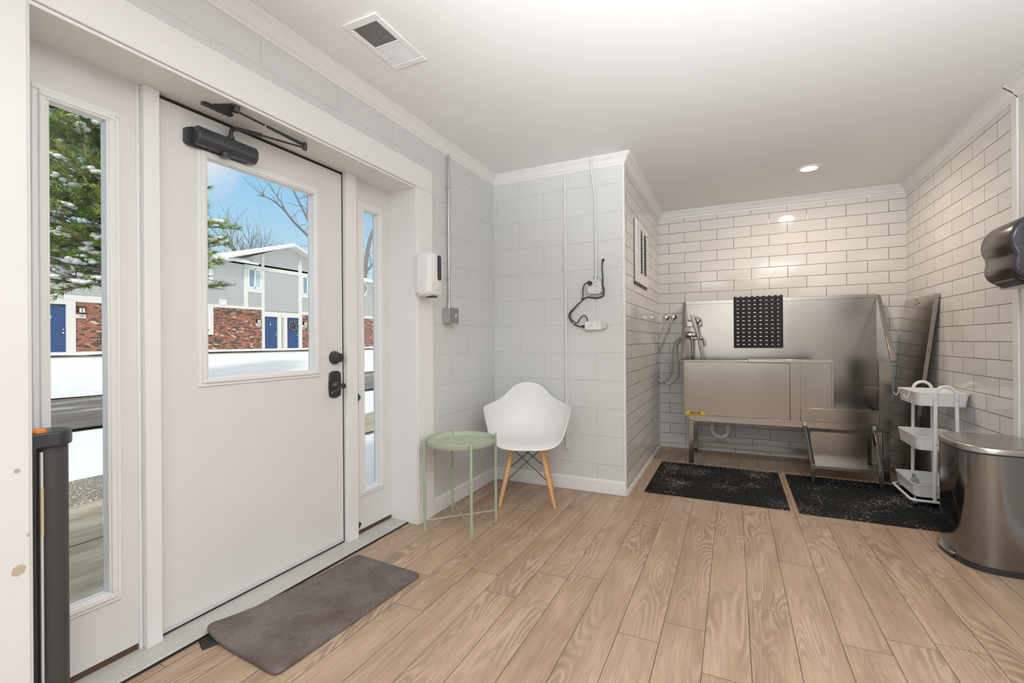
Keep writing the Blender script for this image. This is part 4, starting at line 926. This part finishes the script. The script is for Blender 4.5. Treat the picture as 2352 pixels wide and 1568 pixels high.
# roofs with snow
mb = MB(); mb.hexa([(FX+.55,1,5.60),(FX+.55,17.7,5.60),(FX-6,17.7,7.0),(FX-6,1,7.0)], [(FX+.55,1,5.72),(FX+.55,17.7,5.72),(FX-6,17.7,7.1),(FX-6,1,7.1)])
mb.hexa([(FX+.7,15.9,5.72),(FX+.7,20.05,7.08),(FX-7,20.05,7.08),(FX-7,15.9,5.72)], [(FX+.7,15.9,5.86),(FX+.7,20.05,7.22),(FX-7,20.05,7.22),(FX-7,15.9,5.86)])
mb.hexa([(FX+.7,20.05,7.08),(FX+.7,24.6,5.50),(FX-7,24.6,5.50),(FX-7,20.05,7.08)], [(FX+.7,20.05,7.22),(FX+.7,24.6,5.64),(FX-7,24.6,5.64),(FX-7,20.05,7.22)])
mb.hexa([(FX+.55,24,5.60),(FX+.55,29,5.60),(FX-6,29,7.0),(FX-6,24,7.0)], [(FX+.55,24,5.72),(FX+.55,29,5.72),(FX-6,29,7.1),(FX-6,24,7.1)])
rf = part('roof', mb, ext_trim, t_)
mb = MB(); mb.hexa([(FX+.50,1,5.72),(FX+.50,17.2,5.72),(FX-6,17.2,7.1),(FX-6,1,7.1)], [(FX+.42,1,5.83),(FX+.42,17.2,5.83),(FX-6,17.2,7.3),(FX-6,1,7.3)])
mb.hexa([(FX+.66,16.0,5.86),(FX+.66,20.05,7.22),(FX-7,20.05,7.22),(FX-7,16.0,5.86)], [(FX+.6,16.0,5.92),(FX+.6,20.05,7.29),(FX-7,20.05,7.32),(FX-7,16.0,5.95)])
mb.hexa([(FX+.66,20.05,7.22),(FX+.66,24.5,5.64),(FX-7,24.5,5.64),(FX-7,20.05,7.22)], [(FX+.6,20.05,7.26),(FX+.6,24.5,5.68),(FX-7,24.5,5.7),(FX-7,20.05,7.32)])
mb.hexa([(FX+.50,24.4,5.72),(FX+.50,29,5.72),(FX-6,29,7.1),(FX-6,24.4,7.1)], [(FX+.42,24.4,5.83),(FX+.42,29,5.83),(FX-6,29,7.3),(FX-6,24.4,7.3)])
part('roof_snow', mb, snow_m, rf)
mb = MB(); mb.bar((FX+.5,26.2,5.55), (FX+.15,26.9,5.25), .10, .10); mb.bar((FX+.15,26.9,5.25), (FX+.12,26.6,4.6), .09, .09); part('downspout', mb, ext_trim, t_)
mb = MB(); mb.box(FX-8, FX-.25, 2, 28, .5, 5.7); part('rear_mass', mb, ext_trim, t_)
# lamps and house numbers
for y, z, lab in ((9.88, 2.60, 'left'), (18.0, 2.42, 'middle'), (21.25, 2.40, 'right')):
    side = {'left': 'white wall lantern on the brick beside the leftmost blue door', 'middle': 'white wall lantern on brick just left of the plain middle blue door', 'right': 'white wall lantern on brick just right of the wreathed blue door'}[lab]
    l_ = thing('wall_lantern', side, 'lamp', (FX+.02, y, z), 'wall lanterns across the road')
    mb = MB(); mb.box(FX+.02, FX+.15, y-.10, y+.10, z-.12, z+.08); part('lantern_glass', mb, lantern_glass, l_, bevel=.02)
    mb = MB(); mb.box(FX+.02, FX+.16, y-.12, y+.12, z+.08, z+.12); mb.box(FX+.14, FX+.156, y-.012, y+.012, z-.12, z+.08); mb.box(FX+.02, FX+.15, y-.12, y-.10, z-.13, z+.1); part('lantern_frame', mb, black_metal, l_)
for y, z, txt, lab in ((9.88, 2.325, '1646', 'white house number plate under the lantern by the leftmost blue door'), (18.03, 2.235, '1644', 'white house number plate under the lantern by the middle blue door'), (21.27, 2.215, '1642', 'white house number plate under the lantern by the wreathed blue door')):
    s_ = thing('house_number', lab, 'sign', (FX+.022, y, z), 'house number plates across the road')
    mb = MB(); mb.box(FX+.021, FX+.035, y-.165, y+.165, z-.075, z+.075); part('plate', mb, ext_win, s_)
    part('digits', text_mb(txt, .13, lambda a, b, c, y=y, z=z: (FX+.037, y+a*.95, z+b), .002), M('sign_blue', (.10,.16,.25), .5), s_)
w_ = thing('door_wreath', 'round wreath with red bow hanging on the right blue door', 'wreath', (FX, 20.36, 2.22))
mb = MB(); rg = random.Random(4)
for i in range(90):
    a = rg.random()*2*pi; r = .25+(rg.random()-.5)*.14; c0 = Vector((FX+.02, 20.36+r*cos(a), 2.22+r*sin(a))); c1 = c0+Vector((rg.random()*.06, (rg.random()-.5)*.2, (rg.random()-.5)*.2)); mb.tube([c0, c1], [.022,.006], 5)
part('foliage', mb, M('wreath_green', (.05,.09,.05), .7), w_)
mb = MB(); mb.ball((FX+.05,20.38,2.26), .085, 8, (.5,1,1)); mb.ball((FX+.05,20.30,2.20), .06, 8, (.5,1,1)); part('bow', mb, M('wreath_red', (.28,.02,.03), .6), w_)
mb = MB()
for i in range(16):
    a = i*2*pi/16; mb.ball((FX+.06, 20.36+.27*cos(a+.2*(i % 3)), 2.22+.27*sin(a)), .022, 6)
part('ornament', mb, M('wreath_cream', (.7,.66,.55), .5), w_)

# bare trees
def bare_tree(name, label, base, h, seed, spread=.55, r0=.16, lean=(0,0), levels=5, mat=bark_g, group='bare trees behind the apartments'):
    rg = random.Random(seed); mb = MB()
    def grow(p, d, ln, r, lv):
        pts = [p]; q = p; dd = d; n = 4
        for i in range(n):
            dd = (dd+Vector(((rg.random()-.5)*.35, (rg.random()-.5)*.35, (rg.random()-.3)*.2))).normalized(); q = q+dd*ln/n; pts.append(q)
        mb.tube(pts, [r*(1-.45*i/n) for i in range(n+1)], 5 if lv > 1 else 4, cap=False)
        if lv == 0: return
        k = 3 if lv > 1 else 3
        for i in range(k):
            f_ = rg.uniform(.45, 1.0) if i else 1.0; s_ = pts[min(n, int(f_*n))]
            a = rg.random()*2*pi; side = Vector((cos(a), sin(a), rg.uniform(.0,.6)))
            nd = (dd*(1-spread*.6)+side*spread).normalized(); grow(s_, nd, ln*rg.uniform(.62,.82), r*.56, lv-1)
    b_ = Vector(base); grow(b_, Vector((lean[0], lean[1], 1)).normalized(), h*.34, r0, levels)
    solo(name, mb, mat, label, 'tree', group, loc=base, angle=180)
bare_tree('bare_tree', 'leafless tree rising right behind the gable peak', (-38, 29.65, .8), 13.5, 21, .46, .30)
bare_tree('bare_tree', 'small leafless tree left of the gable above the snowy roof', (-47, 33.5, .8), 15.5, 5, .40, .18)
bare_tree('bare_tree', 'faint leafless tree farthest left above the snowy roof', (-56, 37.8, .8), 17.5, 9, .40, .18)
bare_tree('bare_tree', 'leafless tree showing right of the gable slope', (-42, 35.8, .8), 11.5, 14, .5, .18)
# big limbs of the near tree beside the house, seen through the door glass and the far sidelight
def limb_tree():
    mb = MB(); rg = random.Random(31)
    def limb(pts, r0, r1, twigs):
        P = smooth_path(pts, 5); n = len(P)
        mb.tube(P, [r0+(r1-r0)*i/(n-1) for i in range(n)], 6, cap=False)
        for i in range(twigs):
            k = rg.randrange(n//4, n); d = Vector((rg.uniform(-.5,.5), rg.uniform(-1,1), rg.uniform(.1,1))).normalized(); L = rg.uniform(1.0,2.6); q = [P[k]]
            for s in range(4): d = (d+Vector((rg.uniform(-.3,.3), rg.uniform(-.3,.3), rg.uniform(-.2,.3)))).normalized(); q.append(q[-1]+d*L/4)
            mb.tube(q, [.035,.028,.021,.014,.008], 4, cap=False)
    K = 34/22.
    def q_(*yz): return [(-34, y*K, 1.12+(z-1.12)*K) for y, z in yz]
    limb(q_((23.3,1.2),(23.45,4.5),(23.55,5.79),(23.72,6.83),(24.06,8.06),(24.49,9.04),(24.60,9.95),(24.5,11.2)), .30, .10, 10)
    limb(q_((23.55,5.6),(23.84,5.98),(24.2,6.35),(24.81,6.71),(26,7.3)), .13, .06, 6)
    limb(q_((23.5,4.6),(21.6,5.6),(19.33,7.08),(18.2,7.77),(17.38,8.41),(16.6,8.75),(15.9,8.75)), .15, .035, 16)
    limb(q_((23.5,5.2),(21.0,6.3),(19.7,7.1),(19.33,7.64),(18.79,8.52),(18.22,9.35),(17.8,10.0),(17.3,11.2)), .14, .04, 16)
    limb(q_((18.9,8.3),(19.0,9.2),(18.9,10.2)), .06, .02, 5)
    limb(q_((17.6,8.3),(17.0,9.0),(16.3,9.6)), .05, .015, 5)
    solo('bare_tree', mb, bark_g, 'big leafless tree whose limbs sweep across the door glass and right sidelight', 'tree', 'bare trees behind the apartments', loc=(-34, 36.0, 1.2), angle=180)
limb_tree()
# snowy pine
pn = thing('pine_tree', 'snow dusted green pine tree seen through the left sidelight', 'tree', (-11.2, 5.15, -.1))
rg = random.Random(77); tk = MB(); br = MB(); nd = MB(); sn = MB()
tk.tube([(-11.2,5.15,-.1),(-11.15,5.1,2.5),(-11.2,5.2,5),(-11.2,5.1,8),(-11.2,5.1,10.5)], [.20,.17,.13,.08,.02], 8)
def clump(p, d, n=22, L=.18):
    for i in range(n):
        v = (d*.9+Vector((rg.gauss(0,.55), rg.gauss(0,.55), rg.gauss(.12,.42)))).normalized(); q = p+v*L*rg.uniform(.7,1.15)
        s = v.cross(Vector((rg.random()-.5, rg.random()-.5, rg.random()-.5))).normalized()*.0085
        nd.add([p+s, p-s, q], [(0,1,2)])
z = 2.35
while z < 9.6:
    R = (1.62 if z < 3.7 else 1.18) if z < 6.5 else 1.1*(1-(z-6.5)/4.0)
    for k in range(8):
        a = rg.random()*2*pi; d = Vector((cos(a), sin(a), rg.uniform(-.10,.18))); p = Vector((-11.2, 5.13, z+rg.uniform(-.15,.15))); L = R*rg.uniform(.75,1.08); pts = [p]
        for i in range(5): d = (d+Vector((rg.uniform(-.16,.16), rg.uniform(-.16,.16), rg.uniform(-.10,.12)))).normalized(); pts.append(pts[-1]+d*L/5)
        br.tube(pts, [.042,.034,.026,.018,.012,.006], 5, cap=False)
        for i in range(1, 6):
            for q in range(4):
                b0 = pts[i].lerp(pts[i-1], rg.random()); sd = (d+Vector((rg.uniform(-1,1), rg.uniform(-1,1), rg.uniform(-.15,.5)))).normalized(); l2 = rg.uniform(.22,.6); b1 = b0+sd*l2
                br.tube([b0, b1], [.012,.005], 4, cap=False)
                for f_ in (.45, .75, 1.0):
                    if z > 2.75 or rg.random() < .25: clump(b0.lerp(b1, f_), sd)
                if rg.random() < .20:
                    c_ = b0.lerp(b1, .55)
                    for m_ in range(7): sn.ball(c_+sd*rg.uniform(-.16,.20)+Vector((rg.gauss(0,.035), rg.gauss(0,.035), .035+rg.uniform(0,.03))), rg.uniform(.025,.065), 7, (1.3,1.3,.7))
            if rg.random() < .35: sn.tube([pts[i-1]+Vector((0,0,.035)), pts[i]+Vector((0,0,.035))], .035, 6)
    z += .30
part('trunk', tk, bark, pn); part('branch', br, bark, pn, angle=180); part('needles', nd, needle_m, pn, angle=180); part('snow_load', sn, snow_m, pn, angle=180)

# ------------------------------------------------------------------ light
w = bpy.data.worlds.new('World'); bpy.context.scene.world = w; w.use_nodes = True; t = NT(w); bg = t.n['Background']
gv = t.new('ShaderNodeTexCoord').outputs['Generated']; x, y, z = t.sep(gv)[:3]
sky = t.ramp(z, [(0.0, (.78,.89,.95)), (.13, (.60,.81,.94)), (.27, (.36,.65,.91)), (.40, (.26,.55,.88)), (.62, (.92,.96,1.02)), (1.0, (1.0,1.02,1.05))])
cl = t.noise(t.comb(t.math('MULTIPLY', x, 1.0), t.math('MULTIPLY', y, 1.0), t.math('MULTIPLY', z, 2.6)), 2.6, 5, .55, .3)
sky = t.mix(t.math('MULTIPLY', t.math('SUBTRACT', cl, .54), 5.0, clamp=True), sky, (.88,.89,.93))
vm = t.new('ShaderNodeVectorMath', operation='DISTANCE'); t.set(vm.inputs[0], gv); vm.inputs[1].default_value = (-.812,.490,.325)      # a small cloud over the far roofs
puff = t.math('SUBTRACT', 1.0, t.math('DIVIDE', t.math('ADD', vm.outputs['Value'], t.math('MULTIPLY', t.math('SUBTRACT', t.noise(gv, 22, 4, .6), .5), .07)), .075), clamp=True)
sky = t.mix(t.math('MULTIPLY', puff, 1.5, clamp=True), sky, (.80,.82,.90))
sky = t.mix(t.math('MULTIPLY_ADD', x, 1.4, .35, clamp=True), sky, (1.08,1.08,1.07))      # bright haze on the sun's side
t.set(bg.inputs[0], sky); bg.inputs[1].default_value = 1.0
def light(name, kind, loc, rot, energy, col, **k):
    l = bpy.data.lights.new(name, kind); l.energy = energy; l.color = col
    for a, v in k.items(): setattr(l, a, v)
    o = bpy.data.objects.new(name, l); C.objects.link(o); o.location = loc; o.rotation_euler = rot; return o
s = light('sun', 'SUN', (0,0,20), (0,0,0), 2.3, (1,.96,.90), angle=radians(6))
s.rotation_euler = Vector((-.45,.62,-.64)).to_track_quat('-Z', 'Y').to_euler()
# unseen fill lights added around the camera: three overhead, one frontal, one ceiling bounce
for i, (x, y) in enumerate(((.75,.55), (.75,-1.1), (-.45,-1.5))):
    light('ceiling_fill', 'AREA', (x, y, ZC-.02), (0,0,0), 16, (.97,.985,1), shape='RECTANGLE', size=.6, size_y=.9)  # added overhead fill with no fixture behind it
light('front_fill', 'AREA', (-.2,-2.95,1.45), (radians(90),0,0), 24, (.95,.98,1.0), shape='RECTANGLE', size=2.4, size_y=1.5)  # added broad fill; the front wall has no window
up = light('ceiling_bounce_spot', 'SPOT', (.30,-.65,1.28), (0,0,0), 800, (.95,.975,1), shadow_soft_size=.2, spot_size=radians(95), spot_blend=1.0)  # added spot aimed upward to brighten the ceiling
up.rotation_euler = Vector((.0,1.0,1.05)).to_track_quat('-Z', 'Y').to_euler()
light('alcove_light', 'AREA', (.549,4.294,ZC-.012), (0,0,0), 10.5, (1,.80,.60), shape='DISK', size=.10)

# ------------------------------------------------------------------ camera
f, yaw, pit, rol, H = 1064.0644, .4448, .0005, -.007, 1.1195
cam = bpy.data.cameras.new('Camera'); cam.sensor_fit = 'HORIZONTAL'; cam.sensor_width = 36; cam.lens = f/2352*36; cam.clip_start = .02; cam.clip_end = 300
co = bpy.data.objects.new('Camera', cam); C.objects.link(co)
F = Vector((-sin(yaw)*cos(pit), cos(yaw)*cos(pit), sin(pit))); r = Vector((cos(yaw), sin(yaw), 0)); u = r.cross(F)
c_, s_ = cos(rol), sin(rol); r2 = r*c_+u*s_; u2 = -r*s_+u*c_
co.matrix_world = Matrix(((r2.x,u2.x,-F.x,0),(r2.y,u2.y,-F.y,0),(r2.z,u2.z,-F.z,H),(0,0,0,1)))
sc = bpy.context.scene; sc.camera = co
sc.view_settings.view_transform = 'Standard'; sc.view_settings.look = 'None'; sc.view_settings.gamma = 1; sc.view_settings.exposure = 0; sc.view_settings.use_curve_mapping = False
sc.cycles.max_bounces = 8; sc.cycles.diffuse_bounces = 5; sc.cycles.glossy_bounces = 4; sc.cycles.transparent_max_bounces = 12; sc.cycles.sample_clamp_indirect = 4.0
